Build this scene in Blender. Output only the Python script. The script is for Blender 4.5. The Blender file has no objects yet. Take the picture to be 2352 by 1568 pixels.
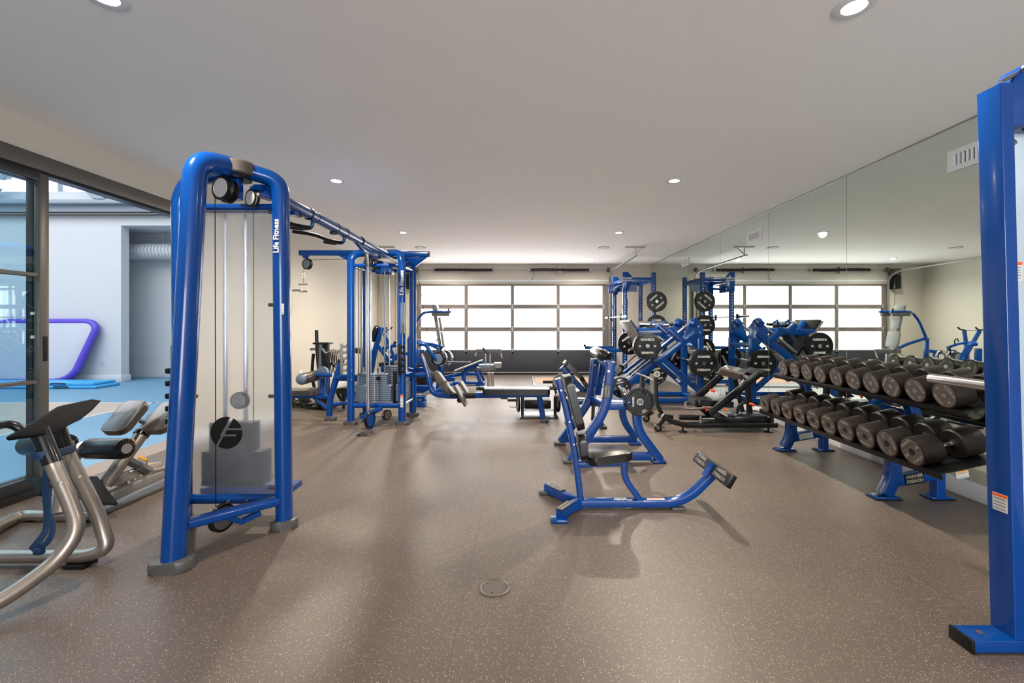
import bpy, bmesh, math, random
from mathutils import Vector as V, Matrix as M
random.seed(7)
PI = math.pi
S = bpy.context.scene
COL = S.collection
F, CX, CY, EH = 1020.0, 1197.0, 744.0, 1.37      # focal length in px of a 2352 frame, principal point, eye height


def at(px, py, Y):
    return V(((px - CX) * Y / F, Y, EH + (CY - py) * Y / F))


def flr(px, py, z=0.0):
    Y = (EH - z) * F / (py - CY)
    return V(((px - CX) * Y / F, Y, z))


# ---------------------------------------------------------------- materials
def srgb(r, g, b):
    f = lambda c: c / 12.92 if c <= 0.04045 else ((c + 0.055) / 1.055) ** 2.4
    return (f(r / 255), f(g / 255), f(b / 255), 1)


def mat(name, col, rough=0.5, metal=0.0, coat=0.0, noise=0.0, nscale=20, bump=0.0, bscale=200, spec=0.5, **kw):
    m = bpy.data.materials.new(name)
    m.use_nodes = True
    nt = m.node_tree
    b = nt.nodes['Principled BSDF']
    b.inputs['Base Color'].default_value = col
    b.inputs['Roughness'].default_value = rough
    b.inputs['Metallic'].default_value = metal
    b.inputs['Specular IOR Level'].default_value = spec
    b.inputs['Coat Weight'].default_value = coat
    b.inputs['Coat Roughness'].default_value = 0.08
    tc = nt.nodes.new('ShaderNodeTexCoord')
    if noise:
        n = nt.nodes.new('ShaderNodeTexNoise')
        n.inputs['Scale'].default_value = nscale
        n.inputs['Detail'].default_value = 4
        nt.links.new(tc.outputs['Object'], n.inputs['Vector'])
        r = nt.nodes.new('ShaderNodeMapRange')
        r.inputs['To Min'].default_value = 1 - noise
        r.inputs['To Max'].default_value = 1 + noise
        nt.links.new(n.outputs['Fac'], r.inputs['Value'])
        x = nt.nodes.new('ShaderNodeVectorMath')
        x.operation = 'SCALE'
        x.inputs[0].default_value = col[:3]
        nt.links.new(r.outputs['Result'], x.inputs['Scale'])
        nt.links.new(x.outputs['Vector'], b.inputs['Base Color'])
    if bump:
        n2 = nt.nodes.new('ShaderNodeTexNoise')
        n2.inputs['Scale'].default_value = bscale
        nt.links.new(tc.outputs['Object'], n2.inputs['Vector'])
        bp = nt.nodes.new('ShaderNodeBump')
        bp.inputs['Strength'].default_value = bump
        bp.inputs['Distance'].default_value = 0.002
        nt.links.new(n2.outputs['Fac'], bp.inputs['Height'])
        nt.links.new(bp.outputs['Normal'], b.inputs['Normal'])
    return m


def emis(name, col, st):
    m = bpy.data.materials.new(name)
    m.use_nodes = True
    nt = m.node_tree
    nt.nodes.clear()
    e = nt.nodes.new('ShaderNodeEmission')
    e.inputs['Color'].default_value = col
    e.inputs['Strength'].default_value = st
    o = nt.nodes.new('ShaderNodeOutputMaterial')
    nt.links.new(e.outputs[0], o.inputs[0])
    return m


BLUE = mat('blue_paint', srgb(0, 58, 130), 0.2, coat=0.25, noise=0.06, nscale=6, spec=0.3)
BLK = mat('black_metal', srgb(9, 10, 12), 0.35, spec=0.3, noise=0.1, coat=0.2)
PAD = mat('black_vinyl', srgb(14, 13, 13), 0.3, spec=0.5, bump=0.12, bscale=400, noise=0.1)
PADB = mat('brown_vinyl', srgb(58, 48, 40), 0.3, spec=0.8, coat=0.3, bump=0.12, bscale=400, noise=0.1)
MBLK = mat('matte_black', srgb(12, 12, 14), 0.6, spec=0.12, noise=0.1)
RUB = mat('black_rubber', srgb(18, 19, 21), 0.5, spec=0.3, noise=0.12, nscale=40)
DUMB = mat('dumbbell_urethane', srgb(26, 20, 17), 0.42, spec=0.3, noise=0.1, nscale=40)
DFACE = mat('dumbbell_face', srgb(88, 79, 73), 0.45, spec=0.3, noise=0.12, nscale=60)
CHR = mat('chrome', (0.62, 0.62, 0.63, 1), 0.14, metal=1, noise=0.03)
STL = mat('brushed_steel', (0.45, 0.44, 0.43, 1), 0.3, metal=1, noise=0.06)
SILV = mat('silver_paint', (0.30, 0.265, 0.235, 1), 0.36, metal=0.8, coat=0.3, noise=0.05)
GREY = mat('grey_plastic', srgb(76, 76, 76), 0.42, noise=0.06)
BRONZ = mat('bronze_grey_plastic', srgb(84, 76, 70), 0.38, noise=0.06)
GPAINT = mat('grey_paint', srgb(118, 116, 114), 0.4, noise=0.05)
WEIGHT = mat('grey_weight_plate', srgb(96, 110, 128), 0.4, metal=0.1, noise=0.08)
WHT = mat('white_print', srgb(200, 200, 200), 0.5, noise=0.02)
SILD = mat('pulley_face', srgb(176, 174, 172), 0.35, noise=0.04)
SILP = mat('silver_print', srgb(140, 136, 130), 0.4, noise=0.02)
YEL = mat('yellow_plastic', srgb(235, 170, 30), 0.4, noise=0.04)
ORG = mat('orange_plastic', srgb(240, 88, 24), 0.4, noise=0.04)
RED = mat('red_plastic', srgb(190, 20, 40), 0.4, noise=0.04)
CYAN = mat('blue_webbing', srgb(2, 44, 80), 0.6, noise=0.1, nscale=60)
STRAP = mat('black_webbing', srgb(13, 13, 15), 0.7, noise=0.2, nscale=60)
OLIVE = mat('olive_webbing', srgb(104, 108, 62), 0.7, noise=0.2, nscale=60)
WALL = mat('cream_wall_paint', srgb(194, 189, 178), 0.75, noise=0.02, nscale=3, bump=0.1, bscale=150)
WALW = mat('white_wall_paint', srgb(206, 208, 212), 0.75, noise=0.02, nscale=3, bump=0.1, bscale=150)
CEIL = mat('ceiling_paint', srgb(240, 238, 236), 0.85, noise=0.015, nscale=2, bump=0.1, bscale=150)
TRIM = mat('white_trim', srgb(214, 216, 220), 0.45, noise=0.02)
ALU = mat('dark_anodised_frame', srgb(48, 50, 54), 0.35, metal=0.5, noise=0.05)
ALUG = mat('grey_anodised_frame', srgb(92, 88, 84), 0.42, metal=0.4, noise=0.05)
DOORF = mat('garage_frame', srgb(112, 104, 100), 0.45, metal=0.2, noise=0.04)  # dark grey frame, lightened: window glare is put into the colour
DOORP = mat('garage_panel', srgb(44, 47, 56), 0.5, noise=0.05)
GALV = mat('galvanised', srgb(150, 152, 150), 0.4, metal=0.6, noise=0.08)
PINK = mat('concrete_threshold', srgb(140, 126, 118), 0.7, noise=0.08)
BFLR = mat('blue_turf', srgb(104, 148, 176), 0.6, noise=0.05, nscale=4, bump=0.3, bscale=300)
BEIGE = mat('beige_turf', srgb(176, 162, 150), 0.6, noise=0.05, nscale=4)
PURP = mat('purple_vinyl', srgb(92, 72, 196), 0.4, noise=0.04)
MATW = mat('pale_vinyl', srgb(186, 190, 202), 0.5, noise=0.03)
MATB = mat('blue_vinyl', srgb(70, 168, 224), 0.45, noise=0.05)
WOOD = mat('oak_boards', srgb(160, 112, 72), 0.5, noise=0.15, nscale=8)
PLTF = mat('grey_rubber_platform', srgb(104, 108, 112), 0.5, noise=0.06)
STLB = mat('painted_steel_beam', srgb(150, 160, 172), 0.5, noise=0.05)
LAMP = emis('lamp_glow', (1, 0.88, 0.68, 1), 22)
SKY = emis('lit_window', (0.96, 0.98, 1, 1), 1.6)
FILLR = emis('front_fill_glow', (0.98, 0.98, 1, 1), 5.5)  # glow of the unseen fill panel added behind the camera
SKYG = emis('lit_garage_pane', (1, 0.985, 0.97, 1), 2.0)


def mirror_mat():
    m = mat('mirror_silvering', (0.74, 0.82, 0.77, 1), 0.0, metal=1, noise=0.005, nscale=1)
    return m


MIRR = mirror_mat()


def glass_mat(name, tint, refl=0.12):
    m = bpy.data.materials.new(name)
    m.use_nodes = True
    nt = m.node_tree
    nt.nodes.clear()
    t = nt.nodes.new('ShaderNodeBsdfTransparent')
    t.inputs[0].default_value = tint
    g = nt.nodes.new('ShaderNodeBsdfGlossy')
    g.inputs['Roughness'].default_value = 0.01
    lw = nt.nodes.new('ShaderNodeLayerWeight')
    pw = nt.nodes.new('ShaderNodeMath'); pw.operation = 'POWER'; pw.inputs[1].default_value = 4
    nt.links.new(lw.outputs['Facing'], pw.inputs[0])
    f = nt.nodes.new('ShaderNodeMath'); f.operation = 'MULTIPLY_ADD'; f.inputs[1].default_value = 0.6; f.inputs[2].default_value = 0.05
    nt.links.new(pw.outputs[0], f.inputs[0])
    x = nt.nodes.new('ShaderNodeMixShader')
    o = nt.nodes.new('ShaderNodeOutputMaterial')
    nt.links.new(f.outputs[0], x.inputs[0])
    nt.links.new(t.outputs[0], x.inputs[1])
    nt.links.new(g.outputs[0], x.inputs[2])
    nt.links.new(x.outputs[0], o.inputs[0])
    return m


GLASS = glass_mat('tinted_glass', (0.86, 0.94, 0.97, 1))


def frost_mat(name, col, f=0.5, rough=0.35):
    m = bpy.data.materials.new(name)
    m.use_nodes = True
    nt = m.node_tree
    nt.nodes.clear()
    r = nt.nodes.new('ShaderNodeBsdfRefraction')
    r.inputs['Color'].default_value = (0.95, 0.97, 1, 1)
    r.inputs['Roughness'].default_value = rough
    r.inputs['IOR'].default_value = 1.12
    d = nt.nodes.new('ShaderNodeBsdfDiffuse')
    d.inputs['Color'].default_value = col
    tl = nt.nodes.new('ShaderNodeBsdfTranslucent')
    tl.inputs['Color'].default_value = col
    a = nt.nodes.new('ShaderNodeMixShader')
    a.inputs[0].default_value = 0.5
    nt.links.new(d.outputs[0], a.inputs[1])
    nt.links.new(tl.outputs[0], a.inputs[2])
    x = nt.nodes.new('ShaderNodeMixShader')
    x.inputs[0].default_value = f
    nt.links.new(a.outputs[0], x.inputs[1])
    nt.links.new(r.outputs[0], x.inputs[2])
    g = nt.nodes.new('ShaderNodeBsdfGlossy')
    g.inputs['Roughness'].default_value = 0.15
    y = nt.nodes.new('ShaderNodeMixShader')
    y.inputs[0].default_value = 0.05
    nt.links.new(x.outputs[0], y.inputs[1])
    nt.links.new(g.outputs[0], y.inputs[2])
    o = nt.nodes.new('ShaderNodeOutputMaterial')
    nt.links.new(y.outputs[0], o.inputs[0])
    return m


FROST = frost_mat('frosted_shroud', (0.84, 0.9, 0.97, 1), 0.92, 0.32)
DSTK = mat('dark_weight_plate', srgb(22, 23, 30), 0.5, noise=0.08)
FROST2 = frost_mat('frosted_shroud_blue', (0.62, 0.74, 0.84, 1), 0.3, 0.4)


def floor_mat():
    m = mat('speckled_rubber_floor', srgb(118, 106, 98), 0.42, spec=0.5)
    nt = m.node_tree
    b = nt.nodes['Principled BSDF']
    tc = nt.nodes.new('ShaderNodeTexCoord')
    N = lambda t: nt.nodes.new(t)
    n = N('ShaderNodeTexNoise'); n.inputs['Scale'].default_value = 1.3; n.inputs['Detail'].default_value = 3
    nt.links.new(tc.outputs['Object'], n.inputs['Vector'])
    cr = N('ShaderNodeValToRGB')
    cr.color_ramp.elements[0].position = 0.35; cr.color_ramp.elements[0].color = srgb(84, 74, 67)
    cr.color_ramp.elements[1].position = 0.65; cr.color_ramp.elements[1].color = srgb(92, 81, 73)
    nt.links.new(n.outputs['Fac'], cr.inputs[0])
    col = cr.outputs[0]
    for sc, thr, c in ((150, 0.30, srgb(176, 160, 145)), (260, 0.30, srgb(124, 114, 106)), (190, 0.27, srgb(44, 40, 40))):
        v = N('ShaderNodeTexVoronoi'); v.inputs['Scale'].default_value = sc
        nt.links.new(tc.outputs['Object'], v.inputs['Vector'])
        sep = N('ShaderNodeSeparateColor'); nt.links.new(v.outputs['Color'], sep.inputs[0])
        g1 = N('ShaderNodeMath'); g1.operation = 'LESS_THAN'; g1.inputs[1].default_value = 0.24
        nt.links.new(sep.outputs[0], g1.inputs[0])
        g2 = N('ShaderNodeMath'); g2.operation = 'LESS_THAN'; g2.inputs[1].default_value = thr
        nt.links.new(v.outputs['Distance'], g2.inputs[0])
        mu = N('ShaderNodeMath'); mu.operation = 'MULTIPLY'
        nt.links.new(g1.outputs[0], mu.inputs[0]); nt.links.new(g2.outputs[0], mu.inputs[1])
        mx = N('ShaderNodeMix'); mx.data_type = 'RGBA'
        nt.links.new(mu.outputs[0], mx.inputs[0])
        nt.links.new(col, mx.inputs[6]); mx.inputs[7].default_value = c
        col = mx.outputs[2]
    # roll seams every 1.22 m in x
    sx = N('ShaderNodeSeparateXYZ'); nt.links.new(tc.outputs['Object'], sx.inputs[0])
    ad = N('ShaderNodeMath'); ad.operation = 'ADD'; ad.inputs[1].default_value = 50 * 1.22 + 0.29
    nt.links.new(sx.outputs[0], ad.inputs[0])
    mo = N('ShaderNodeMath'); mo.operation = 'MODULO'; mo.inputs[1].default_value = 1.22
    nt.links.new(ad.outputs[0], mo.inputs[0])
    lt = N('ShaderNodeMath'); lt.operation = 'LESS_THAN'; lt.inputs[1].default_value = 0.0035
    nt.links.new(mo.outputs[0], lt.inputs[0])
    ms = N('ShaderNodeMath'); ms.operation = 'MULTIPLY'; ms.inputs[1].default_value = 0.6
    nt.links.new(lt.outputs[0], ms.inputs[0])
    mx = N('ShaderNodeMix'); mx.data_type = 'RGBA'
    nt.links.new(ms.outputs[0], mx.inputs[0]); nt.links.new(col, mx.inputs[6]); mx.inputs[7].default_value = srgb(50, 46, 44)
    nt.links.new(mx.outputs[2], b.inputs['Base Color'])
    return m


FLOOR = floor_mat()


# ---------------------------------------------------------------- mesh builder
def fillet(pts, r, n=6):
    pts = [V(p) for p in pts]
    out = [pts[0]]
    for i in range(1, len(pts) - 1):
        p, a, b = pts[i], pts[i - 1] - pts[i], pts[i + 1] - pts[i]
        rr = r[i] if isinstance(r, (list, tuple)) else r
        d = min(rr, a.length * 0.48, b.length * 0.48)
        if d < 1e-4:
            out.append(p); continue
        s, e = p + a.normalized() * d, p + b.normalized() * d
        for k in range(n + 1):
            t = k / n
            out.append(s * (1 - t) ** 2 + p * 2 * t * (1 - t) + e * t * t)
    out.append(pts[-1])
    return out


def rrect(w, h, r=None, n=3):
    r = min(w, h) * 0.14 if r is None else min(r, w / 2 - 1e-5, h / 2 - 1e-5)
    o = []
    for cx, cy, a0 in ((w / 2 - r, h / 2 - r, 0), (-w / 2 + r, h / 2 - r, 90), (-w / 2 + r, -h / 2 + r, 180), (w / 2 - r, -h / 2 + r, 270)):
        for k in range(n + 1):
            a = math.radians(a0 + 90 * k / n)
            o.append((cx + r * math.cos(a), cy + r * math.sin(a)))
    return o


def circ(r, n=16, r2=None):
    return [(r * math.cos(2 * PI * k / n), (r2 or r) * math.sin(2 * PI * k / n)) for k in range(n)]


class MB:
    def __init__(s):
        s.b = bmesh.new()

    def sweep(s, path, sec, side=None, closed=False, scale=None):
        path = [V(p) for p in path]
        n = len(path)
        rings = []
        pu = None
        for i, p in enumerate(path):
            if closed:
                t = path[(i + 1) % n] - path[i - 1]
            else:
                t = path[min(i + 1, n - 1)] - path[max(i - 1, 0)]
            t.normalize()
            if side is not None:
                u = V(side)
                u = (u - t * u.dot(t)).normalized()
            else:
                if pu is None:
                    pu = V((0, 0, 1)) if abs(t.z) < 0.9 else V((1, 0, 0))
                u = (pu - t * pu.dot(t)).normalized()
                pu = u
            w = t.cross(u)
            k = scale[i] if scale else 1
            rings.append([s.b.verts.new(p + u * a * k + w * c * k) for a, c in sec])
        m = len(sec)
        last = n if closed else n - 1
        for i in range(last):
            A, B = rings[i], rings[(i + 1) % n]
            for j in range(m):
                s.b.faces.new((A[j], A[(j + 1) % m], B[(j + 1) % m], B[j]))
        if not closed:
            s.b.faces.new(rings[0][::-1]); s.b.faces.new(rings[-1])
        return s

    def tube(s, pts, r, fr=0.0, n=14):
        return s.sweep(fillet(pts, fr) if fr else pts, circ(r, n))

    def rect(s, pts, w, h, side, fr=0.0, r=None):
        """rectangular tube: w is measured along side, h across it"""
        s.__class__.k = (getattr(s, 'k', 0) + 1) % 11      # hairline size differences keep crossing bars from being coplanar
        w += .0005 * s.k; h += .0004 * (s.k * 3 % 11)
        return s.sweep(fillet(pts, fr) if fr else pts, rrect(w, h, r), side)

    def cyl(s, p, q, r, n=28, bev=0.0):
        p, q = V(p), V(q)
        L = (q - p).length
        if bev:
            pr = [(0, 0), (r - bev, 0), (r - bev * .3, bev * .3), (r, bev), (r, L - bev), (r - bev * .3, L - bev * .3), (r - bev, L), (0, L)]
        else:
            pr = [(0, 0), (r, 0), (r, L), (0, L)]
        return s.lathe(pr, p, q - p, n)

    def lathe(s, prof, o, ax, n=28):
        o, ax = V(o), V(ax).normalized()
        u = ax.orthogonal().normalized()
        w = ax.cross(u)
        rings = []
        for r, t in prof:
            c = o + ax * t
            if r < 1e-6:
                rings.append([s.b.verts.new(c)])
            else:
                rings.append([s.b.verts.new(c + (u * math.cos(2 * PI * k / n) + w * math.sin(2 * PI * k / n)) * r) for k in range(n)])
        for A, B in zip(rings[:-1], rings[1:]):
            for k in range(n):
                a, b = A[k % len(A)], A[(k + 1) % len(A)]
                c, d = B[(k + 1) % len(B)], B[k % len(B)]
                f = []
                for v in (a, b, c, d):
                    if v not in f:
                        f.append(v)
                if len(f) > 2:
                    s.b.faces.new(f)
        return s

    def box(s, c, size, rot=None, bev=0.0, seg=2):
        m = M.Translation(V(c))
        if rot is not None:
            m = m @ (rot if isinstance(rot, M) else M.Rotation(rot, 4, 'Z'))
        g = bmesh.ops.create_cube(s.b, size=1, matrix=m @ M.Diagonal((*size, 1)))
        if bev:
            es = set()
            for v in g['verts']:
                es.update(v.link_edges)
            bmesh.ops.bevel(s.b, geom=list(es), offset=bev, segments=seg, profile=0.5, affect='EDGES', clamp_overlap=True)
        return s

    def prism(s, poly, n, th, bev=0.0):
        """poly: 3d points of a planar outline, extruded th along n (centred)"""
        n = V(n).normalized()
        A = [s.b.verts.new(V(p) - n * th / 2) for p in poly]
        B = [s.b.verts.new(V(p) + n * th / 2) for p in poly]
        k = len(A)
        fs = [s.b.faces.new(A[::-1]), s.b.faces.new(B)]
        for i in range(k):
            fs.append(s.b.faces.new((A[i], A[(i + 1) % k], B[(i + 1) % k], B[i])))
        if bev:
            es = set()
            for f in fs:
                es.update(f.edges)
            bmesh.ops.bevel(s.b, geom=list(es), offset=bev, segments=2, profile=0.5, affect='EDGES', clamp_overlap=True)
        return s

    def pad(s, c, x, y, L, W, T, taper=1.0, rnd=0.05, bev=0.012):
        """upholstered pad: length L along x, width W along y, thickness T along x cross y, rounded plan"""
        x, y = V(x).normalized(), V(y).normalized()
        n = x.cross(y).normalized()
        o = []
        for a, b in rrect(L, W, rnd, 5):
            k = 1 - (1 - taper) * (a / L + 0.5)
            o.append(V(c) + x * a + y * b * k)
        return s.prism(o, n, T, bev)

    def build(s, name, m, parent=None, smooth=True):
        bmesh.ops.recalc_face_normals(s.b, faces=s.b.faces)
        me = bpy.data.meshes.new(name)
        s.b.to_mesh(me); s.b.free()
        return link(name, me, m, parent, smooth)


def wloc(o):
    v = V((0, 0, 0))
    while o:
        v = v + o.location
        o = o.parent
    return v


def link(name, me, m, parent=None, smooth=True, centre=True):
    if m:
        me.materials.clear(); me.materials.append(m)
    if smooth:
        me.polygons.foreach_set('use_smooth', [True] * len(me.polygons))
        me.set_sharp_from_angle(angle=math.radians(32))
    o = bpy.data.objects.new(name, me)
    COL.objects.link(o)
    base = wloc(parent)
    if centre and len(me.vertices):
        co = [v.co for v in me.vertices]
        c = V([(min(p[i] for p in co) + max(p[i] for p in co)) / 2 for i in range(3)])
        me.transform(M.Translation(-c))
        o.location = c - base
    if parent:
        o.parent = parent
    return o


def tag(o, label=None, cat=None, group=None, kind=None):
    if label: o['label'] = label
    if cat: o['category'] = cat
    if group: o['group'] = group
    if kind: o['kind'] = kind
    return o


def thing(name, label, cat, loc=(0, 0, 0), group=None):
    o = bpy.data.objects.new(name, None)
    o.empty_display_size = 0.1
    COL.objects.link(o)
    o.location = loc
    return tag(o, label, cat, group)


def struct(o):
    o['kind'] = 'structure'
    return o


def copy_tree(o, parent=None):
    c = o.copy(); COL.objects.link(c)
    c.parent = parent
    for ch in list(KIDS(o)):
        copy_tree(ch, c)
    return c


def KIDS(o):
    return [x for x in bpy.data.objects if x.parent == o]


TXT = {}


def textmesh(s, size, bold=0.0, depth=0.001, spacing=1.0):
    k = (s, size, bold, depth, spacing)
    if k not in TXT:
        cu = bpy.data.curves.new('t', 'FONT')
        cu.body = s; cu.size = size; cu.offset = bold * size; cu.extrude = depth
        cu.align_x = 'CENTER'; cu.align_y = 'CENTER'; cu.space_character = spacing
        cu.resolution_u = 2
        ob = bpy.data.objects.new('t', cu); COL.objects.link(ob)
        bpy.context.view_layer.update()
        me = bpy.data.meshes.new_from_object(ob.evaluated_get(bpy.context.evaluated_depsgraph_get()))
        bpy.data.objects.remove(ob)
        TXT[k] = me
    return TXT[k]


def text(items, name, m, parent):
    """items: (string, size, centre, normal, up, bold, xscale); one mesh of lettering"""
    b = bmesh.new()
    for it in items:
        s, size, c, n, u = it[:5]
        bold = it[5] if len(it) > 5 else 0.03
        xs = it[6] if len(it) > 6 else 1.0
        me = textmesh(s, size, bold).copy()
        n, u = V(n).normalized(), V(u)
        u = (u - n * u.dot(n)).normalized()
        r = u.cross(n)
        mt = M.Translation(V(c)) @ M((r, u, n)).transposed().to_4x4() @ M.Diagonal((xs, 1, 1, 1))
        me.transform(mt)
        b.from_mesh(me)
        bpy.data.meshes.remove(me)
    me = bpy.data.meshes.new(name)
    b.to_mesh(me); b.free()
    return link(name, me, m, parent, smooth=False)


def bolts(pts, ax, r, L, parent, m=None, name='bolt'):
    for p in pts:
        MB().cyl(V(p), V(p) + V(ax).normalized() * L, r, 10).build(name, m or STL, parent)


def shoe(p, parent, L=0.2, W=0.13, h=0.055, m=None, ang=0.0):
    p = V(p)
    poly = [(a * math.cos(ang) - b * math.sin(ang) + p.x, a * math.sin(ang) + b * math.cos(ang) + p.y, p.z + h / 2) for a, b in rrect(L, W, W * 0.42, 5)]
    return MB().prism(poly, (0, 0, 1), h, 0.012).build('foot', m or GREY, parent)
# ================================================================ the room
XL, XR, YB, YF, ZC = -3.88, 3.54, 12.1, -4.5, 2.99


def sbox(name, x0, x1, y0, y1, z0, z1, m, bev=0.0, parent=None):
    o = MB().box(((x0 + x1) / 2, (y0 + y1) / 2, (z0 + z1) / 2), (x1 - x0, y1 - y0, z1 - z0), bev=bev).build(name, m, parent)
    if not parent: struct(o)
    return o


fo = sbox('floor', XL, XR + 0.1, YF, YB + 0.2, -0.1, 0, FLOOR)
fo.data.transform(M.Translation(fo.location)); fo.location = (0, 0, 0)
sbox('ceiling', XL - 0.2, XR + 0.1, YF, YB + 0.2, ZC, ZC + 0.1, CEIL)
sbox('wall_right', XR, XR + 0.1, YF, YB + 0.2, 0, ZC, WALL)
# back wall around the garage door
DX0, DX1, DZ = -2.80, 2.33, 2.46
sbox('wall_back', XL, DX0, YB, YB + 0.2, 0, ZC, WALL)
sbox('wall_back', DX1, XR, YB, YB + 0.2, 0, ZC, WALL)
sbox('wall_back', DX0, DX1, YB, YB + 0.2, DZ, ZC, WALL)
# left wall around the sliding door
LY0, LY1, LZ = 0.9, 5.45, 2.73
sbox('wall_left', XL - 0.2, XL, YF, LY0, 0, ZC, WALL)
sbox('wall_left', XL - 0.2, XL, LY1, YB + 0.2, 0, ZC, WALL)
sbox('wall_left', XL - 0.2, XL, LY0, LY1, LZ, ZC, WALL)
# front wall behind the camera, around an added glowing panel for fill light
sbox('wall_front', XL, XR, YF - 0.2, YF, 0, 0.5, WALL)
sbox('wall_front', XL, XR, YF - 0.2, YF, 2.7, ZC, WALL)
sbox('wall_front', XL, XL + 0.4, YF - 0.2, YF, 0.5, 2.7, WALL)
sbox('wall_front', XR - 0.4, XR, YF - 0.2, YF, 0.5, 2.7, WALL)
sbox('wall_front', XL + 0.4, 0.1, YF - 0.2, YF, 0.5, 2.7, WALL)
w = sbox('fill_panel', 0.1, XR - 0.4, YF - 0.12, YF - 0.1, 0.5, 2.7, FILLR)
sbox('baseboard_right', XR - 0.02, XR, YF, YB, 0, 0.135, TRIM, 0.003)
sbox('baseboard_left', XL, XL + 0.015, LY1, YB, 0, 0.12, TRIM, 0.003)
sbox('baseboard_back', XL + 0.02, DX0 - 0.1, YB - 0.015, YB, 0, 0.12, TRIM, 0.003)
sbox('baseboard_back', DX1 + 0.1, XR - 0.03, YB - 0.015, YB, 0, 0.12, TRIM, 0.003)

# wall mirrors
seams = [1.775, 3.3, 4.822, 6.345, 7.87, 9.39, 10.91, 12.06]
mlab = ['on the right wall behind the tall blue post', 'on the right wall behind the near half of the dumbbell rack',
        'on the right wall behind the far half of the dumbbell rack', 'on the right wall beside the black bench machine',
        'on the right wall behind the blue leg press', 'on the right wall between leg press and power rack',
        'on the right wall beside the power rack', ]
for i in range(7):
    o = MB().box((XR - 0.004, (seams[i] + seams[i + 1]) / 2, (0.137 + ZC - 0.012) / 2), (0.006, seams[i + 1] - seams[i] - 0.006, ZC - 0.012 - 0.137)).build('wall_mirror', MIRR, None, False)
    tag(o, 'tall frameless mirror sheet ' + mlab[i], 'mirror', 'mirror sheets along the right wall')
o = MB().box((XR - 0.006, (seams[0] + YB) / 2, ZC - 0.006), (0.012, YB - seams[0], 0.012)).build('trim_1', GALV)
struct(o)

# air registers fixed on the mirrors
for yc, lb in ((3.47, 'white air register on the mirror nearest the blue post'), (6.72, 'white air register high on the mirror above the far dumbbells'), (9.55, 'smallest white air register, high on the mirror near the power rack')):
    t = thing('air_register', lb, 'vent', (XR - 0.01, yc, 2.70), 'white air registers on the mirror wall')
    W_, H_ = 0.40, 0.17
    X = XR - 0.008
    for (cy, cz, sy, sz) in ((yc, 2.70 + H_ / 2 - .02, W_, .04), (yc, 2.70 - H_ / 2 + .02, W_, .04), (yc - W_ / 2 + .025, 2.70, .05, H_ - .08), (yc + W_ / 2 - .025, 2.70, .05, H_ - .08)):
        pass
    b = MB()
    b.box((X - .006, yc, 2.70 + H_ / 2 - .02), (.012, W_, .04)); b.box((X - .006, yc, 2.70 - H_ / 2 + .02), (.012, W_, .04))
    b.box((X - .006, yc - W_ / 2 + .025, 2.70), (.012, .05, H_ - .08)); b.box((X - .006, yc + W_ / 2 - .025, 2.70), (.012, .05, H_ - .08))
    b.build('frame', TRIM, t)
    b = MB()
    for k in range(9):
        b.box((X - .005, yc - .14 + k * .035, 2.70), (.004, .022, H_ - .08), M.Rotation(0.5, 4, 'Z'))
    b.build('louvres', TRIM, t)
    MB().box((X - .001, yc, 2.70), (.001, W_ - .1, H_ - .08)).build('opening', RUB, t)

# ---- garage door
gd = struct(thing('door_1', None, None, (0, YB - 0.05, 0)))
GY = YB - 0.04
cols = [(968, 1067), (1075, 1173.5), (1181, 1278.5), (1285.5, 1383.5)]
rows = [(657, 699.5), (709, 751), (760.5, 803)]
gx = lambda p: (p - CX) * GY / F
gz = lambda p: EH + (CY - p) * GY / F
zedges = [0.02, gz(804.5), gz(755.8), gz(704.3), DZ + .01]
xs = [gx(960), gx(1071), gx(1177.3), gx(1282), gx(1392)]
for r in range(4):
    b = MB()
    z0, z1 = zedges[r], zedges[r + 1] - 0.006
    if r == 0:
        b.box(((xs[0] + xs[4]) / 2, GY, (z0 + z1) / 2), (xs[4] - xs[0], 0.045, z1 - z0), bev=0.004)
        sec = b.build('bottom_panel', DOORP, gd)
        b = MB()
        for x in xs[1:4]:
            b.box((x, GY - .028, (z0 + z1) / 2), (.05, .012, z1 - z0 - .04))
        b.build('stile', DOORP, sec)
        MB().box(((xs[0] + xs[4]) / 2, GY - .01, .012), (xs[4] - xs[0], .07, .022)).build('bottom_seal', RUB, sec)
        MB().box(((xs[0] + xs[4]) / 2, GY - .03, .06), (xs[4] - xs[0], .02, .03)).build('bottom_rail', GALV, sec)
        continue
    pz = rows[3 - r]
    pz0, pz1 = gz(pz[1]), gz(pz[0])
    b.box(((xs[0] + xs[4]) / 2, GY, (z0 + pz0) / 2), (xs[4] - xs[0], .045, pz0 - z0), bev=.003)
    b.box(((xs[0] + xs[4]) / 2, GY, (z1 + pz1) / 2), (xs[4] - xs[0], .045, z1 - pz1), bev=.003)
    ed = [xs[0]] + [gx(v) for c in cols for v in c] + [xs[4]]
    for k in range(0, 10, 2):
        b.box(((ed[k] + ed[k + 1]) / 2, GY, (pz0 + pz1) / 2), (ed[k + 1] - ed[k], .044, pz1 - pz0))
    sec = b.build('section_frame', DOORF, gd)
    for c in cols:
        MB().box(((gx(c[0]) + gx(c[1])) / 2, GY + .012, (pz0 + pz1) / 2), (gx(c[1]) - gx(c[0]), .006, pz1 - pz0)).build('pane', SKYG, sec)
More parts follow.
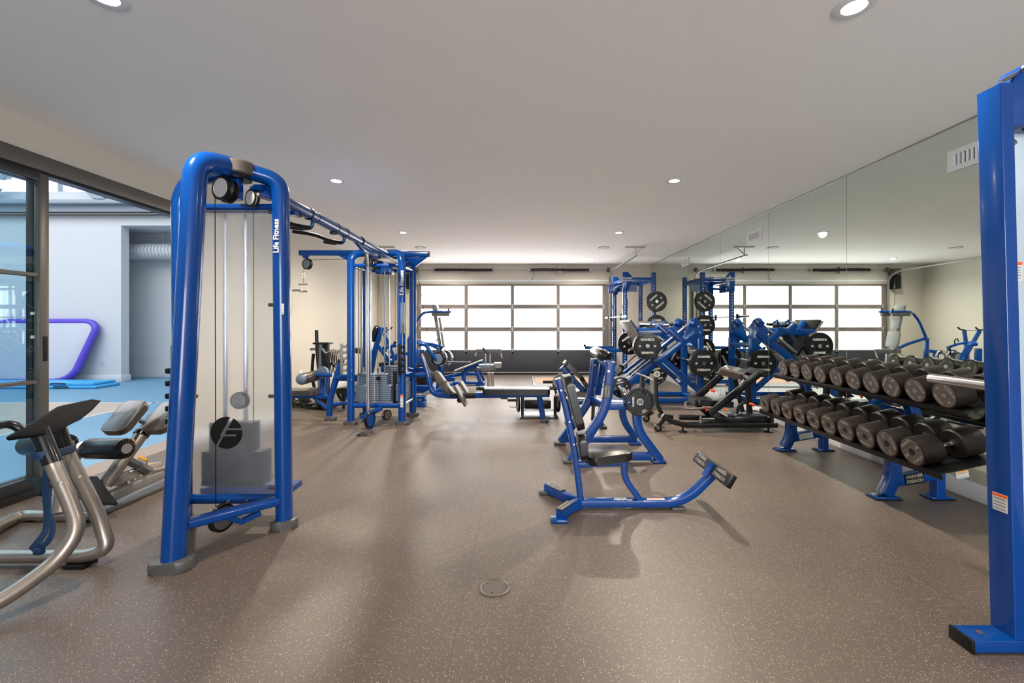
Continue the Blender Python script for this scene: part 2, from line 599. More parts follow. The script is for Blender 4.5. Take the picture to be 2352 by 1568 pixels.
for x in [xs[0] + .07] + xs[1:4] + [xs[4] - .07]:
    for z in zedges[1:4]:
        b = MB()
        b.prism([(x, GY - .03, z + .09), (x + .035, GY - .03, z + .03), (x + .035, GY - .03, z - .03), (x, GY - .03, z - .09), (x - .035, GY - .03, z - .03), (x - .035, GY - .03, z + .03)], (0, 1, 0), .008)
        b.cyl((x - .03, GY - .04, z), (x + .03, GY - .04, z), .009, 10)
        b.build('hinge', GALV, gd)
# jambs, header strip
for x in (DX0 - .04, DX1 + .04):
    struct(MB().box((x, YB - .03, DZ / 2), (.1, .06, DZ)).build('trim_2', DOORF))
struct(MB().box(((DX0 + DX1) / 2, YB - .012, DZ + .09), (DX1 - DX0 + .2, .024, .05)).build('trim_3', TRIM))
# vertical and horizontal tracks with ceiling hangers
for sx, X in ((1, DX1 + .06), (-1, DX0 - .06)):
    t = thing('door_track', 'galvanised garage door track ' + ('rising to the ceiling by the power rack' if sx > 0 else 'beside the motor at the left of the garage door'), 'track', (X, YB - .1, 0), 'garage door tracks')
    p = fillet([(X, YB - .1, .02), (X, YB - .1, 2.62), (X, YB - .42, 2.77), (X, 9.2, 2.80)], [0, .3, .3, 0], 10)
    MB().sweep(p, rrect(.05, .028, .004), (1, 0, 0)).build('rail', GALV, t)
    MB().box((X, 9.3, ZC - .012), (.42, .035, .022)).build('ceiling_angle', GALV, t)
    b = MB(); b.rect([(X, 9.3, 2.8), (X, 9.3, ZC - .02)], .03, .006, (0, 1, 0)); b.rect([(X, 9.3, 2.83), (X + .16 * sx, 9.3, ZC - .02)], .03, .006, (0, 1, 0))
    b.build('hanger', GALV, t)
# torsion shaft and springs
t = thing('torsion_spring_shaft', 'steel torsion shaft with two black springs above the garage door', 'spring', (0, YB - .12, 2.8))
SZ = EH + (744 - 619.5) * (YB - .12) / F
SY = YB - .12
MB().cyl((DX0 - .02, SY, SZ), (DX1 + .02, SY, SZ), .0127, 12).build('shaft', GALV, t)
for a, c in ((996, 1134), (1216, 1355)):
    x0, x1 = (a - CX) * SY / F, (c - CX) * SY / F
    b = MB()
    pts = []
    n = 46 * 6
    pth = []
    for k in range(47 * 6):
        q = k / (47 * 6 - 1)
        pth.append((x0 + (x1 - x0) * q, SY + .034 * math.cos(k * PI / 3), SZ + .034 * math.sin(k * PI / 3) + .01 * math.sin(q * 2 * PI)))
    b.sweep(pth, circ(.0095, 5))
    b.cyl((x0, SY, SZ), (x1, SY, SZ), .036, 12)
    b.build('spring', BLK, t)
    for x in (x0, x1):
        MB().cyl((x - .03, SY, SZ), (x + .03, SY, SZ), .045, 16).build('spring_cone', GALV, t)
    xm = (x0 + x1) / 2
    MB().box((xm, SY + .04, SZ), (.05, .09, .17)).build('bracket', GALV, t)
for x in (DX0 - .02, DX1 + .02):
    MB().cyl((x - .035, SY, SZ), (x + .035, SY, SZ), .06, 20).build('cable_drum', BRONZ, t)
t = thing('door_opener', 'dark wall-mounted opener motor beside the top left of garage door', 'motor', (DX0 - .14, YB - .14, 2.4))
MB().box((DX0 - .2, YB - .14, 2.78), (.2, .2, .16), bev=.02).build('gearbox', GREY, t)
MB().box((DX0 - .22, YB - .13, 2.5), (.18, .2, .38), bev=.03).build('housing', BLK, t)
MB().cyl((DX0 - .2, YB - .13, 1.7), (DX0 - .2, YB - .13, 2.31), .003, 6).build('pull_cord', BLK, t)
o = MB().box((.25, YB - .015, 2.55), (.11, .03, .05), bev=.006).build('junction_box', TRIM)
tag(o, 'small white junction box above the middle of the garage door', 'box')
o = MB().tube([(.26, YB - .01, 2.57), (.36, YB - .02, 2.66), (.33, YB - .02, 2.8), (.28, YB - .01, 2.86)], .004, .1, 6).build('loose_cable', BLK)
tag(o, 'thin dark cable dangling above the middle of the garage door', 'cable')

# ---- ceiling lights
LY = [2.25, 5.02, 7.86, 10.94]
rown = ['nearest the camera', 'above the near half of the room', 'above the middle of the room', 'closest to the garage door']
proto = None
for i, y in enumerate(LY):
    for sx, x in ((-1, -2.09), (1, 1.73)):
        lb = 'round recessed ceiling downlight on the %s, %s' % ('left' if sx < 0 else 'right', rown[i])
        if proto is None:
            proto = thing('ceiling_light', lb, 'light', (0, 0, ZC), 'recessed ceiling downlights')
            MB().lathe([(.057, -.006), (.085, -.008), (.095, -.003), (.095, 0), (.06, 0)], (0, 0, ZC), (0, 0, 1), 36).build('trim_ring', TRIM, proto)
            MB().lathe([(0, -.005), (.056, -.005), (.056, -.001), (0, -.001)], (0, 0, ZC), (0, 0, 1), 36).build('lens', LAMP, proto)
            c = proto
        else:
            c = copy_tree(proto)
        if i == 0: x, y = ((-2.06, 2.20) if sx < 0 else (1.70, 2.267))
        c.location = (x, y, ZC)
        c['label'] = lb
        ld = bpy.data.lights.new('downlight', 'SPOT')
        ld.energy = (64, 122, 145, 90)[i]; ld.color = (1, .88, .73); ld.spot_size = math.radians(168); ld.spot_blend = 1.0; ld.shadow_soft_size = .06
        lo = bpy.data.objects.new('downlight_lamp', ld); COL.objects.link(lo); lo.location = (x, y, ZC - .03)
for x, y, s in ((1.75, 9.4, 'right, near the track hanger'), (-2.13, 9.4, 'left, beyond the cable tower')):
    t = thing('ceiling_speaker', 'flush white round ceiling disc on the ' + s, 'disc', (x, y, ZC), 'flush ceiling discs')
    MB().lathe([(0, -.008), (.1, -.008), (.11, -.003), (.11, 0), (0, 0)], (x, y, ZC), (0, 0, 1), 32).build('grille', CEIL, t)
    MB().lathe([(.106, -.011), (.114, -.011), (.114, 0), (.106, 0)], (x, y, ZC), (0, 0, 1), 32).build('rim', GPAINT, t)

# ---- floor cover
t = thing('floor_cleanout', 'round grey metal floor cover set in the rubber floor', 'cover', flr(1136, 1349))
p = flr(1136, 1349)
MB().lathe([(0, 0), (.083, 0), (.083, .004), (.076, .0075), (.068, .006), (.063, .002), (.063, .001)], p, (0, 0, 1), 48).build('rim', BRONZ, t)
MB().lathe([(0, .003), (.061, .003), (.062, .0015), (0, .0015)], p, (0, 0, 1), 48).build('lid', BRONZ, t)
for a in (0.3, 2.4, 4.5):
    MB().cyl(p + V((.05 * math.cos(a), .05 * math.sin(a), .0031)), p + V((.05 * math.cos(a), .05 * math.sin(a), .0036)), .004, 10).build('screw', BLK, t)

# wall outlet on left wall
t = thing('wall_outlet', 'white wall outlet low on the left wall beyond the blue tower', 'outlet', (XL, 7.8, .5))
MB().box((XL + .005, 7.8, .5), (.008, .075, .12), bev=.003).build('plate', TRIM, t)
MB().box((XL + .0095, 7.8, .5), (.004, .035, .07), bev=.001).build('socket', WHT, t)

# ================================================================ sliding door in the left wall
tr = struct(MB().box((XL - .06, (LY0 + LY1) / 2, 2.668), (.16, LY1 - LY0, .125), bev=.004).build('trim_4', ALUG))
struct(MB().box((XL - .06, (LY0 + LY1) / 2, 2.594), (.10, LY1 - LY0, .022)).build('trim_5', BLK))
struct(MB().box((XL - .08, (LY0 + 3.66) / 2, .03), (.2, 3.66 - LY0, .06), bev=.004).build('trim_6', BLK))


def leaf(name, X, y0, y1, label_handle=False):
    d = struct(thing(name, None, None, (X, y0, 0)))
    z0, z1 = .06, 2.585
    b = MB()
    b.box((X, y0 + .035, (z0 + z1) / 2), (.05, .07, z1 - z0), bev=.003)
    b.box((X, y0 + .035, (z0 + z1) / 2), (.02, .074, z1 - z0))
    b.build('stile', ALU, d)
    MB().box((X, y1 - .035, (z0 + z1) / 2), (.05, .07, z1 - z0), bev=.003).build('stile', ALUG if label_handle else ALU, d)
    MB().box((X, (y0 + y1) / 2, z1 - .03), (.05, y1 - y0 - .14, .06), bev=.003).build('top_rail', ALU, d)
    MB().box((X, (y0 + y1) / 2, z0 + .045), (.05, y1 - y0 - .14, .09), bev=.003).build('bottom_rail', ALU, d)
    for z in (1.768, .905):
        MB().box((X, (y0 + y1) / 2, z), (.034, y1 - y0 - .14, .026)).build('muntin', ALUG, d)
    MB().box((X, (y0 + y1) / 2, (z0 + z1) / 2), (.008, y1 - y0 - .13, z1 - z0 - .1)).build('glass', GLASS, d)
    if label_handle:
        b = MB(); b.box((X + .027, y1 - .03, 1.17), (.006, .03, .2)); b.build('handle', BLK, d)
    return d


leaf('door_2', XL - .03, 2.1, 3.655, True)
leaf('door_3', XL - .1, 1.95, 3.66)

# ================================================================ the hall beyond the sliding door
HX0 = -17.0
sbox('floor', HX0, XL, YF, 14.5, -0.1, -0.002, BFLR)
sbox('floor', XL - .30, XL, LY0, LY1, -0.05, 0.0, PINK)
sbox('floor', HX0, -6.4, 2.0, 7.72, -0.05, 0.0015, BEIGE)
sbox('trim_7', HX0, -6.3, 7.70, 7.76, -0.05, 0.003, WHT)
sbox('trim_8', -6.43, -6.37, 2.0, 7.76, -0.05, 0.003, WHT)
sbox('wall_back', HX0, -9.46, 10.5, 10.72, 0, 3.7, WALW)
sbox('wall_back', HX0, XL - .2, 11.5, 11.7, 0, 3.7, WALW)
sbox('ceiling', HX0, XL - .2, 10.5, 11.6, 3.70, 3.98, WALW)
sbox('wall_left', HX0 - .2, HX0, YF, 14.5, 0, 6.3, WALW)
sbox('ceiling', HX0, XL - .2, YF, 14.5, 6.3, 6.4, WALW)
sbox('wall_right', XL - .22, XL - .2, YF, 12.3, 2.99, 6.3, WALW)
sbox('wall_front', HX0, XL - .2, YF - .2, YF, 0, 6.3, WALW)
sbox('baseboard_back', HX0, -9.45, 10.475, 10.5, 0, .16, TRIM, .004)
sbox('baseboard_back', -9.46, -9.435, 10.475, 10.74, 0, .16, TRIM, .004)
sbox('baseboard_back', -9.4, XL - .2, 11.475, 11.5, 0, .16, TRIM, .004)
# steel ledger, ribbon windows and truss
sbox('trim_9', HX0, XL - .2, 10.36, 10.5, 3.99, 4.24, STLB, .006)
sbox('trim_10', HX0, XL - .2, 10.34, 10.5, 3.93, 3.955, DOORF, .003)
sbox('wall_back', HX0, XL - .2, 10.5, 10.6, 3.98, 4.5, WALW)
sbox('window_2', HX0, XL - .25, 10.62, 10.66, 4.5, 6.2, SKY)
for x in (-15.2, -13.0, -10.9, -8.4, -6.2):
    sbox('trim_11', x - .06, x + .06, 10.5, 10.6, 4.5, 6.3, STLB, .004)
tt = thing('roof_truss', 'pale painted steel roof truss high in the blue-floored hall', 'truss', (-10, 10.42, 4.24))
TY = 10.3
for x in (-12.5, -9.7, -7.0):
    MB().rect([(x, TY, 4.25), (x, TY, 6.2)], .2, .2, (0, 1, 0)).build('post', STLB, tt)
    MB().rect([(x + .12, TY, 4.28), (x + 1.5, TY, 5.9)], .14, .14, (0, 1, 0)).build('brace', STLB, tt)
    MB().rect([(x - .12, TY, 4.28), (x - 1.5, TY, 5.9)], .14, .14, (0, 1, 0)).build('brace', STLB, tt)
MB().rect([(HX0 + .1, TY, 6.1), (XL - .4, TY, 6.1)], .2, .2, (0, 1, 0)).build('chord', STLB, tt)
MB().rect([(HX0 + .1, TY, 4.2), (XL - .4, TY, 4.2)], .16, .1, (0, 1, 0)).build('chord', STLB, tt)
# duct in the recess
t = thing('spiral_duct', 'white round air duct running under the hall ceiling recess', 'duct', (-8, 11.2, 3.2))
b = MB(); b.cyl((-11, 11.2, 3.2), (XL - .25, 11.2, 3.2), .2, 28); b.build('pipe', TRIM, t)
b = MB()
pth = [(-11 + 6.8 * k / 800, 11.18 + .202 * math.cos(k * PI / 5), 3.2 + .202 * math.sin(k * PI / 5)) for k in range(800)]
b.sweep(pth, circ(.005, 4)); b.build('spiral_seam', STLB, t)
for x in (-9, -7, -5):
    MB().rect([(x, 11.2, 3.38), (x, 11.2, 3.7)], .02, .03, (0, 1, 0)).build('hanger_strap', STLB, t)
# leaning air mat, folded mats, outlet
t = thing('air_mat', 'pale inflatable gymnastics mat with purple piping leaning on the hall wall', 'mat', (-12.5, 10.2, .15))
zb, zt = .078, 1.42
yb, yt = 10.12, 10.40


def lean(x, k):
    return V((x, yb + (yt - yb) * k, zb + (zt - zb) * k))


out = [lean(-15.5, 0)] + [lean(x, k) for x, k in ((-10.62, 0), (-10.38, .03), (-10.2, .14), (-9.98, .72), (-9.92, .88), (-10.0, .97), (-10.14, 1.0))] + [lean(-15.5, 1)]
nrm = V((0, -(zt - zb), (yt - yb))).normalized()
MB().prism(out, nrm, .12, .01).build('panel', MATW, t)
pth = fillet(out[1:-1], .12, 4)
MB().sweep([lean(-15.5, 0)] + pth + [lean(-15.5, 1)], circ(.075, 12)).build('piping', PURP, t)
for k, (y0, y1, z, x1) in enumerate(((9.4, 9.98, .033, -9.0), (9.44, 9.98, .096, -9.1))):
    t = thing('folding_mat', 'light blue folding gym mat on the hall floor, ' + ('lower' if k == 0 else 'upper') + ' of two', 'mat', (-12, y0, 0), 'blue folding mats')
    MB().box(((-15.5 + x1) / 2, (y0 + y1) / 2, z), (x1 + 15.5, y1 - y0, .06), bev=.02).build('cushion', MATB, t)
    MB().tube([(x1 - .9, y0 - .005, z), (x1 - .86, y0 - .03, z + .015), (x1 - .62, y0 - .03, z + .015), (x1 - .58, y0 - .005, z)], .012, .02, 6).build('handle', STRAP, t)
t = thing('wall_outlet', 'small white outlet on the hall wall right of the leaning mat', 'outlet', (-9.8, 10.5, .5))
MB().box((-9.88, 10.495, .48), (.08, .01, .12), bev=.003).build('plate', TRIM, t)
MB().box((-9.88, 10.488, .48), (.035, .005, .07)).build('socket', WHT, t)
ld = bpy.data.lights.new('hall_fill', 'AREA'); ld.energy = 250; ld.shape = 'RECTANGLE'; ld.size = 9; ld.size_y = 9; ld.color = (.93, .97, 1)  # unseen area light added to brighten the hall
lo = bpy.data.objects.new('hall_fill', ld); COL.objects.link(lo); lo.location = (-10.5, 4.5, 6.2)
# ================================================================ cable towers
def pulley(c, ax, r, parent, w=.026, face=None, name='pulley'):
    c, ax = V(c), V(ax).normalized()
    o = MB().lathe([(r * .5, -w / 2), (r, -w / 2), (r, -w / 2 + .004), (r - .012, -.003), (r - .012, .003), (r, w / 2 - .004), (r, w / 2), (r * .5, w / 2)], c, ax, 32).build(name, BLK, parent)
    MB().lathe([(0, -w / 2 - .004), (.008, -w / 2 - .004), (.01, -w / 2 + .001), (r * .78, -w / 2 - .002), (r * .82, -w / 2 + .002), (r * .82, w / 2 - .002), (r * .78, w / 2 + .002), (0, w / 2 + .002)], c, ax, 32).build('disc', face if face not in (None, BLK) else GREY, o)
    return o


def tower_leg(parent, pts, w, h, fr=.2, sec=None, side=(0, 1, 0), name='leg'):
    return MB().sweep(fillet(pts, fr, 10), sec or rrect(w, h, min(w, h) * .42, 5), side).build(name, BLUE, parent)


def chr_text(x, y, z, parent, size, n=(0, -1, 0)):
    n = V(n)
    return text([('Life Fitness', size, (x, y, z), n, V((0, 0, 1)).cross(n) * -1, .03, 1.0)], 'lettering', WHT, parent)


def label(c, n, u, w, h, parent, band=None, lines=3, bandm=None):
    """paper sticker with printed lines"""
    c, n, u = V(c), V(n).normalized(), V(u).normalized()
    r = u.cross(n)
    def quad(dx, dy, ww, hh, lift):
        p = c + r * dx + u * dy + n * lift
        return [p - r * ww / 2 - u * hh / 2, p + r * ww / 2 - u * hh / 2, p + r * ww / 2 + u * hh / 2, p - r * ww / 2 + u * hh / 2]
    s = MB().prism(quad(0, 0, w, h, .0006), n, .0008).build('sticker', WHT, parent)
    if band:
        MB().prism(quad(0, h / 2 - h * .1, w * .94, h * .16, .0014), n, .0006).build('band', bandm or ORG, s)
    b = MB()
    for k in range(lines):
        b.prism(quad(-w * .03, h * (.2 - .55 * k / max(1, lines - 1)), w * .8, h * .035, .0014), n, .0005)
    b.build('print', GREY, s)
    return s


T1 = thing('cable_tower', 'tall blue cable tower with a white frosted shroud, nearest on the left', 'cable machine', (-1.95, 2.85, 0), 'blue cable towers joined by the overhead beam')
sh = []
tower_leg(T1, [(-1.955, 2.50, .05), (-1.905, 2.60, 2.33), (-1.84, 2.83, 2.365)], .12, .125, .2, circ(.058, 18, .068), (1, 0, 0))
tower_leg(T1, [(-1.60, 3.0, .05), (-1.615, 2.98, 2.33), (-1.78, 2.90, 2.365)], .11, .11, .2, circ(.058, 18, .052), (0, 1, 0))
tower_leg(T1, [(-2.285, 3.0, .05), (-2.285, 2.98, 2.33), (-1.88, 2.90, 2.365)], .11, .11, .2, circ(.058, 18, .052), (0, 1, 0))
shoe((-1.955, 2.49, 0), T1, .22, .15, .06, ang=.15)
shoe((-1.60, 3.0, 0), T1, .17, .14, .06, ang=.6)
shoe((-2.285, 3.0, 0), T1, .17, .14, .06, ang=-.6)
MB().lathe([(0, -.02), (.09, -.02), (.1, -.012), (.102, .05), (.095, .062), (.03, .068), (0, .066)], (-1.83, 2.86, 2.345), (0, 0, 1), 36).build('top_cap', BRONZ, T1)
MB().lathe([(0, 0), (.085, 0), (.09, .012), (0, .014)], (-1.83, 2.86, 2.295), (0, 0, 1), 32).build('swivel_plate', BLK, T1)
MB().tube([(-2.27, 3.0, 2.16), (-1.62, 3.0, 2.16)], .022).build('crossbar', BLUE, T1)
MB().tube([(-2.27, 3.0, .19), (-1.62, 3.0, .19)], .032).build('crossbar', BLUE, T1)
MB().rect([(-1.93, 2.56, .22), (-1.63, 2.97, .19)], .05, .085, (0, 0, 1), r=.02).build('crossbar', BLUE, T1)
MB().rect([(-1.97, 2.56, .22), (-2.26, 2.97, .19)], .05, .085, (0, 0, 1), r=.02).build('crossbar', BLUE, T1)
sp = MB().box((-1.945, 3.03, 1.175), (.59, .008, 1.93), bev=.002).build('shroud_panel', FROST, T1)
# round emblem printed on the shroud, built from segments with an F shaped gap
lc = at(519, 994, 3.02); R = .109
FY = 3.0242


def emblem(cx, cz, R, y, parent, m=BLK):
    b = bmesh.new()
    n = 44
    th = .0012
    def inside(x, z):
        if x * x + z * z > 1: return False
        # italic F shaped gap: a slanted stroke and two horizontal arms
        s = x - z * .55
        if -.30 < s < -.06 and z > -.2: return False
        if -.30 < s < -.06 and z < -.02: return not (z > -1 and s > -.22)
        if x > -.1 and .16 < z < .28: return False
        if s > -.3 and x < .62 and -.22 < z < -.10: return False
        return True
    g = 120
    vs = {}
    def vert(i, j):
        if (i, j) not in vs:
            x, z = (i / g * 2 - 1), (j / g * 2 - 1)
            l = math.hypot(x, z)
            if l > 1: x, z = x / l, z / l
            vs[(i, j)] = b.verts.new((cx + x * R, y, cz + z * R))
        return vs[(i, j)]
    for i in range(g):
        for j in range(g):
            x, z = ((i + .5) / g * 2 - 1), ((j + .5) / g * 2 - 1)
            if inside(x, z):
                try: b.faces.new((vert(i, j), vert(i + 1, j), vert(i + 1, j + 1), vert(i, j + 1)))
                except ValueError: pass
    bmesh.ops.remove_doubles(b, verts=b.verts, dist=1e-6)
    me = bpy.data.meshes.new('emblem'); b.to_mesh(me); b.free()
    return link('emblem', me, m, parent, False)


emblem(lc.x, lc.z, R, FY, sp)
emb2 = bpy.data.objects['emblem']
emb2.location.y -= .0 
for z in (2.13, 1.5, .88, .26):
    MB().cyl((-1.715, 3.018, z), (-1.655, 3.018, z), .012, 12, .003).build('bolt', BRONZ, T1)
    if z > .3: MB().cyl((-2.20, 3.018, z), (-2.24, 3.018, z), .012, 12, .003).build('bolt', BRONZ, T1)
# pulleys under the cap, swivel head and cables
MB().rect([(-1.83, 2.86, 2.30), (-1.83, 2.86, 2.17)], .05, .05, (1, 0, 0)).build('pulley_bracket', BLUE, T1)
pulley((-1.86, 2.77, 2.215), (-.35, -1, 0), .075, T1, .035, SILD)
pulley((-1.865, 2.83, 2.215), (-.35, -1, 0), .075, T1, .03, STL)
pulley((-1.755, 2.90, 2.19), (-.5, -1, 0), .058, T1, .03, SILD)
MB().tube([(-1.93, 2.80, 2.20), (-1.925, 2.80, .17)], .0032, n=6).build('cable', BLK, T1)
MB().tube([(-1.87, 3.10, 2.2), (-1.87, 3.10, .62)], .0032, n=6).build('cable', BLK, T1)
b = MB(); b.rect([(-1.80, 2.94, 2.255), (-1.70, 3.02, 2.235)], .05, .07, (0, 0, 1)); b.cyl((-1.76, 2.93, 2.27), (-1.70, 2.93, 2.27), .02); b.build('beam_socket', BLUE, T1)
# lower pulley
pulley((-1.885, 2.80, .15), (1, -.3, 0), .085, T1, .03, BLK)
MB().rect([(-1.90, 2.76, .2), (-1.80, 2.86, .1), (-1.72, 2.93, .13)], .03, .05, (0, 0, 1)).build('pulley_bracket', BLUE, T1)
for x in (-1.95, -1.83):
    MB().cyl((x, 2.965, .19), (x, 2.95, .19), .010, 10).build('bolt', STL, T1)
# weight stack behind the shroud
ws = MB()
for k in range(9): ws.box((-2.06, 3.22, .24 + k * .027), (.41, .12, .024), bev=.003)
for k in range(8): ws.box((-2.075, 3.22, .483 + k * .025), (.29, .1, .022), bev=.003)
ws.build('weight_stack', DSTK, T1)
for x in (-2.14, -2.0):
    MB().tube([(x, 3.22, .2), (x, 3.22, 2.15)], .0125, n=12).build('guide_rod', CHR, T1)
pulley((-2.0, 3.16, .83), (0, -1, 0), .06, T1, .03, GPAINT)
MB().box((-1.945, 3.22, 2.17), (.64, .06, .03)).build('rod_plate', BLUE, T1)
MB().box((-1.945, 3.22, .195), (.64, .14, .04)).build('stack_base', BLUE, T1)
# accessory hooks on the far left leg
hk = MB()
hk.box((-2.345, 3.0, 1.0), (.012, .05, .46), bev=.004)
hk.build('hook_plate', GREY, T1)
for k in range(5):
    MB().box((-2.375, 3.0, 1.055 - k * .085), (.045, .035, .04), bev=.01).build('hook_pad', BLK, T1)
chr_text(-1.612, 2.922, 1.95, T1, .05)
label((-1.585, 2.938, 1.47), (0.1, -1, 0), (0, 0, 1), .03, .07, T1)
for z in (.35,):
    MB().cyl((-1.655, 2.98, z), (-1.665, 2.97, z), .006, 8).build('bolt', STL, T1)

# --- overhead beam with chin-up grips
BM = thing('overhead_beam', 'long round blue overhead beam with chin-up grips linking the two cable towers', 'chin-up beam', (-1.76, 4.5, 2.26))
BA, BB = V((-1.715, 2.98, 2.262)), V((-1.815, 6.15, 2.30))
bp = lambda y: BA + (BB - BA) * ((y - BA.y) / (BB.y - BA.y))
MB().tube([BA, bp(4.62)], .043, n=20).build('tube', BLUE, BM)
MB().tube([bp(3.75), bp(4.45)], .047, n=20).build('sleeve', BLUE, BM)
MB().tube([bp(4.62), BB], .04, n=20).build('tube', BLUE, BM)
for y in (3.62, 4.18, 4.42, 4.9):
    MB().cyl(bp(y), bp(y + .02), .051, 20).build('collar', BLK, BM)
for y in (3.70, 4.42):
    c = bp(y)
    for sx in (-1,):
        h = MB().tube([c + V((0, 0, -.02)), c + V((.0, 0, -.10)), c + V((.09 * sx, -.0, -.105))], .015, .07).build('grip_hook', BLUE, BM)
        MB().tube([c + V((.085 * sx, 0, -.105)), c + V((.20 * sx, .0, -.088))], .02, n=14).build('grip', BLK, h)
    g = MB().tube([c + V((-.30, -.42, -.075)), c + V((-.17, -.30, -.075)), c + V((-.10, -.1, -.10)), c + V((-.02, .0, -.10))], .017, .1).build('angled_grip', BLK, BM)
    MB().lathe([(0, 0), (.035, 0), (.035, .02), (0, .02)], c + V((.0, -.25, -.065)), (0, 0, 1), 20).build('disc_foot', BLK, BM)
MB().prism([bp(4.7) + V((0, 0, -.03)), bp(5.5) + V((0, 0, -.03)), bp(5.5) + V((0, 0, -.09)), bp(5.0) + V((0, 0, -.10))], (1, 0, 0), .04, .004).build('gusset', BLUE, BM)

# ================================================================ four-station cable tower at the back
T2 = thing('cable_tower', 'blue four-legged cable station with exposed grey weight stacks, farther tower on the left', 'cable machine', (-1.98, 6.33, 0), 'blue cable towers joined by the overhead beam')
X0, X1, Y0, Y1 = -2.325, -1.625, 6.06, 6.66
ct = V((-1.975, 6.36, 2.355))
for x, y in ((X0, Y0), (X1, Y0), (X0, Y1), (X1, Y1)):
    sg = 1 if x < -2 else -1
    sy = 1 if y < 6.3 else -1
    tower_leg(T2, [(x, y, .05), (x, y, 2.34), (ct.x - .1 * sg, ct.y - .08 * sy, 2.375)], .1, .1, .24, circ(.044, 18, .052), (0, 1, 0))
    shoe((x, y, 0), T2, .19, .12, .05)
MB().lathe([(0, -.03), (.12, -.03), (.14, -.01), (.14, .03), (.12, .05), (0, .055)], ct, (0, 0, 1), 36).build('top_cap', BRONZ, T2)
for y in (Y0, Y1):
    for z, r in ((2.17, .024), (.26, .034)):
        MB().tube([(X0, y, z), (X1, y, z)], r).build('crossbar', BLUE, T2)
for x in (X0, X1):
    MB().tube([(x, Y0, 2.17), (x, Y1, 2.17)], .022).build('crossbar', CHR, T2)
    MB().tube([(x, Y0, .26), (x, Y1, .26)], .026).build('crossbar', CHR if x == X1 else BLUE, T2)


def stack(parent, c, ax, W, D, n1, n2, z0=.30, rods=True, top=2.15):
    ax = V(ax)
    rot = M.Rotation(math.atan2(ax.y, ax.x), 4, 'Z')
    b = MB()
    for k in range(n1): b.box((c[0], c[1], z0 + k * .0262), (W, D, .0225), rot, .003)
    for k in range(n2): b.box((c[0], c[1], z0 + n1 * .0262 + k * .0262), (W * .72, D * .9, .0225), rot, .003)
    s = b.build('weight_stack', WEIGHT, parent)
    nn = V((ax.y, -ax.x, 0))
    b = MB()
    for k in range(n1 + n2):
        for dx in (-.028, .014):
            b.box(V((c[0], c[1], z0 + k * .0262)) + ax * dx + nn * (D / 2 + .0012), (.018, .002, .010), rot)
    b.build('weight_number_label', WHT, s)
    if rods:
        for d in (-1, 1):
            p = V((c[0], c[1], 0)) + ax * d * W * .24
            MB().tube([p + V((0, 0, z0)), p + V((0, 0, top))], .0125, n=12).build('guide_rod', CHR, parent)
    MB().tube([(c[0], c[1], z0 + (n1 + n2) * .0262 - .01), (c[0], c[1], top)], .003, n=6).build('cable', BLK, parent)
    MB().cyl(V((c[0], c[1], z0 + (n1 + n2) * .0262)), V((c[0], c[1], z0 + (n1 + n2) * .0262 + .06)), .012, 10).build('selector_stem', CHR, parent)
    return s


stack(T2, (-2.0, 6.2, 0), (1, 0, 0), .40, .12, 9, 6)
stack(T2, (-2.25, 6.36, 0), (0, 1, 0), .36, .12, 9, 6)
stack(T2, (-1.70, 6.42, 0), (0, 1, 0), .36, .12, 9, 6)
stack(T2, (-1.86, 6.56, 0), (1, 0, 0), .36, .12, 14, 4)
MB().lathe([(0, 0), (.028, 0), (.028, .02), (0, .02)], (-1.965, 6.125, .62), (0, -1, 0), 18).build('selector_knob', BLK, T2)
MB().box((-1.74, 6.3, .45), (.16, .01, .5)).build('stack_cover', RUB, T2)
# extra vertical cables
for px in (716 + 100, 828, 876, 884, 893):
    p = at(px, 700, 6.12)
    MB().tube([(p.x, p.y, .68), (p.x, p.y, 2.16)], .003, n=6).build('cable', BLK if px % 2 else STL, T2)
for x in (-2.24, -2.20, -1.70):
    MB().tube([(x, 6.12, .65), (x, 6.12, 2.16)], .011, n=10).build('guide_rod', CHR, T2)
# chrome adjustment column with its swivel pulley housing
MB().tube([at(845.5, 600, 5.82), at(846, 945, 5.82)], .024, n=18).build('adjustment_column', CHR, T2)
hd = MB().rect([at(843, 575, 5.86), at(846, 612, 5.82)], .06, .07, (1, 0, 0)).build('column_head', BLK, T2)
MB().rect([at(846, 590, 5.85), (-1.98, 6.2, 2.3)], .05, .05, (1, 0, 0)).build('head_arm', BLUE, T2)
c0 = at(850, 962, 5.80)
MB().prism([c0 + V((-.04, -.02, .10)), c0 + V((.0, -.02, .10)), c0 + V((.03, -.02, -.04)), c0 + V((.02, -.02, -.12)), c0 + V((-.02, -.02, -.12)), c0 + V((-.05, -.02, -.03))], (1, .3, 0), .05, .004).build('pulley_bracket', BLUE, T2)
MB().rect([c0 + V((-.11, 0, .0)), c0 + V((-.03, 0, .03))], .03, .09, (0, 1, 0)).build('bracket_ear', BLUE, T2)
MB().cyl(c0 + V((-.10, -.015, .0)), c0 + V((-.10, -.028, .0)), .014, 12).build('bolt', STL, T2)
pulley(c0 + V((.02, -.06, .0)), (1, -.3, 0), .10, T2, .03, BLUE)
pulley(c0 + V((.17, .16, .02)), (1, -.5, 0), .07, T2, .04, BRONZ)
MB().rect([c0 + V((.0, .02, .07)), c0 + V((.06, .25, .09))], .05, .06, (0, 0, 1)).build('pulley_arm', BLUE, T2)
# head pulleys
pulley(at(863, 607, 6.2), (1, -.6, 0), .07, T2, .03, STL)
pulley(at(873, 610, 6.25), (1, -.6, 0), .07, T2, .03, BLUE)
pulley(at(946, 603, 6.5), (.5, -1, 0), .06, T2, .03, BRONZ)
MB().box(at(884, 618, 6.3), (.22, .2, .16), bev=.02).build('pulley_housing', BLUE, T2)
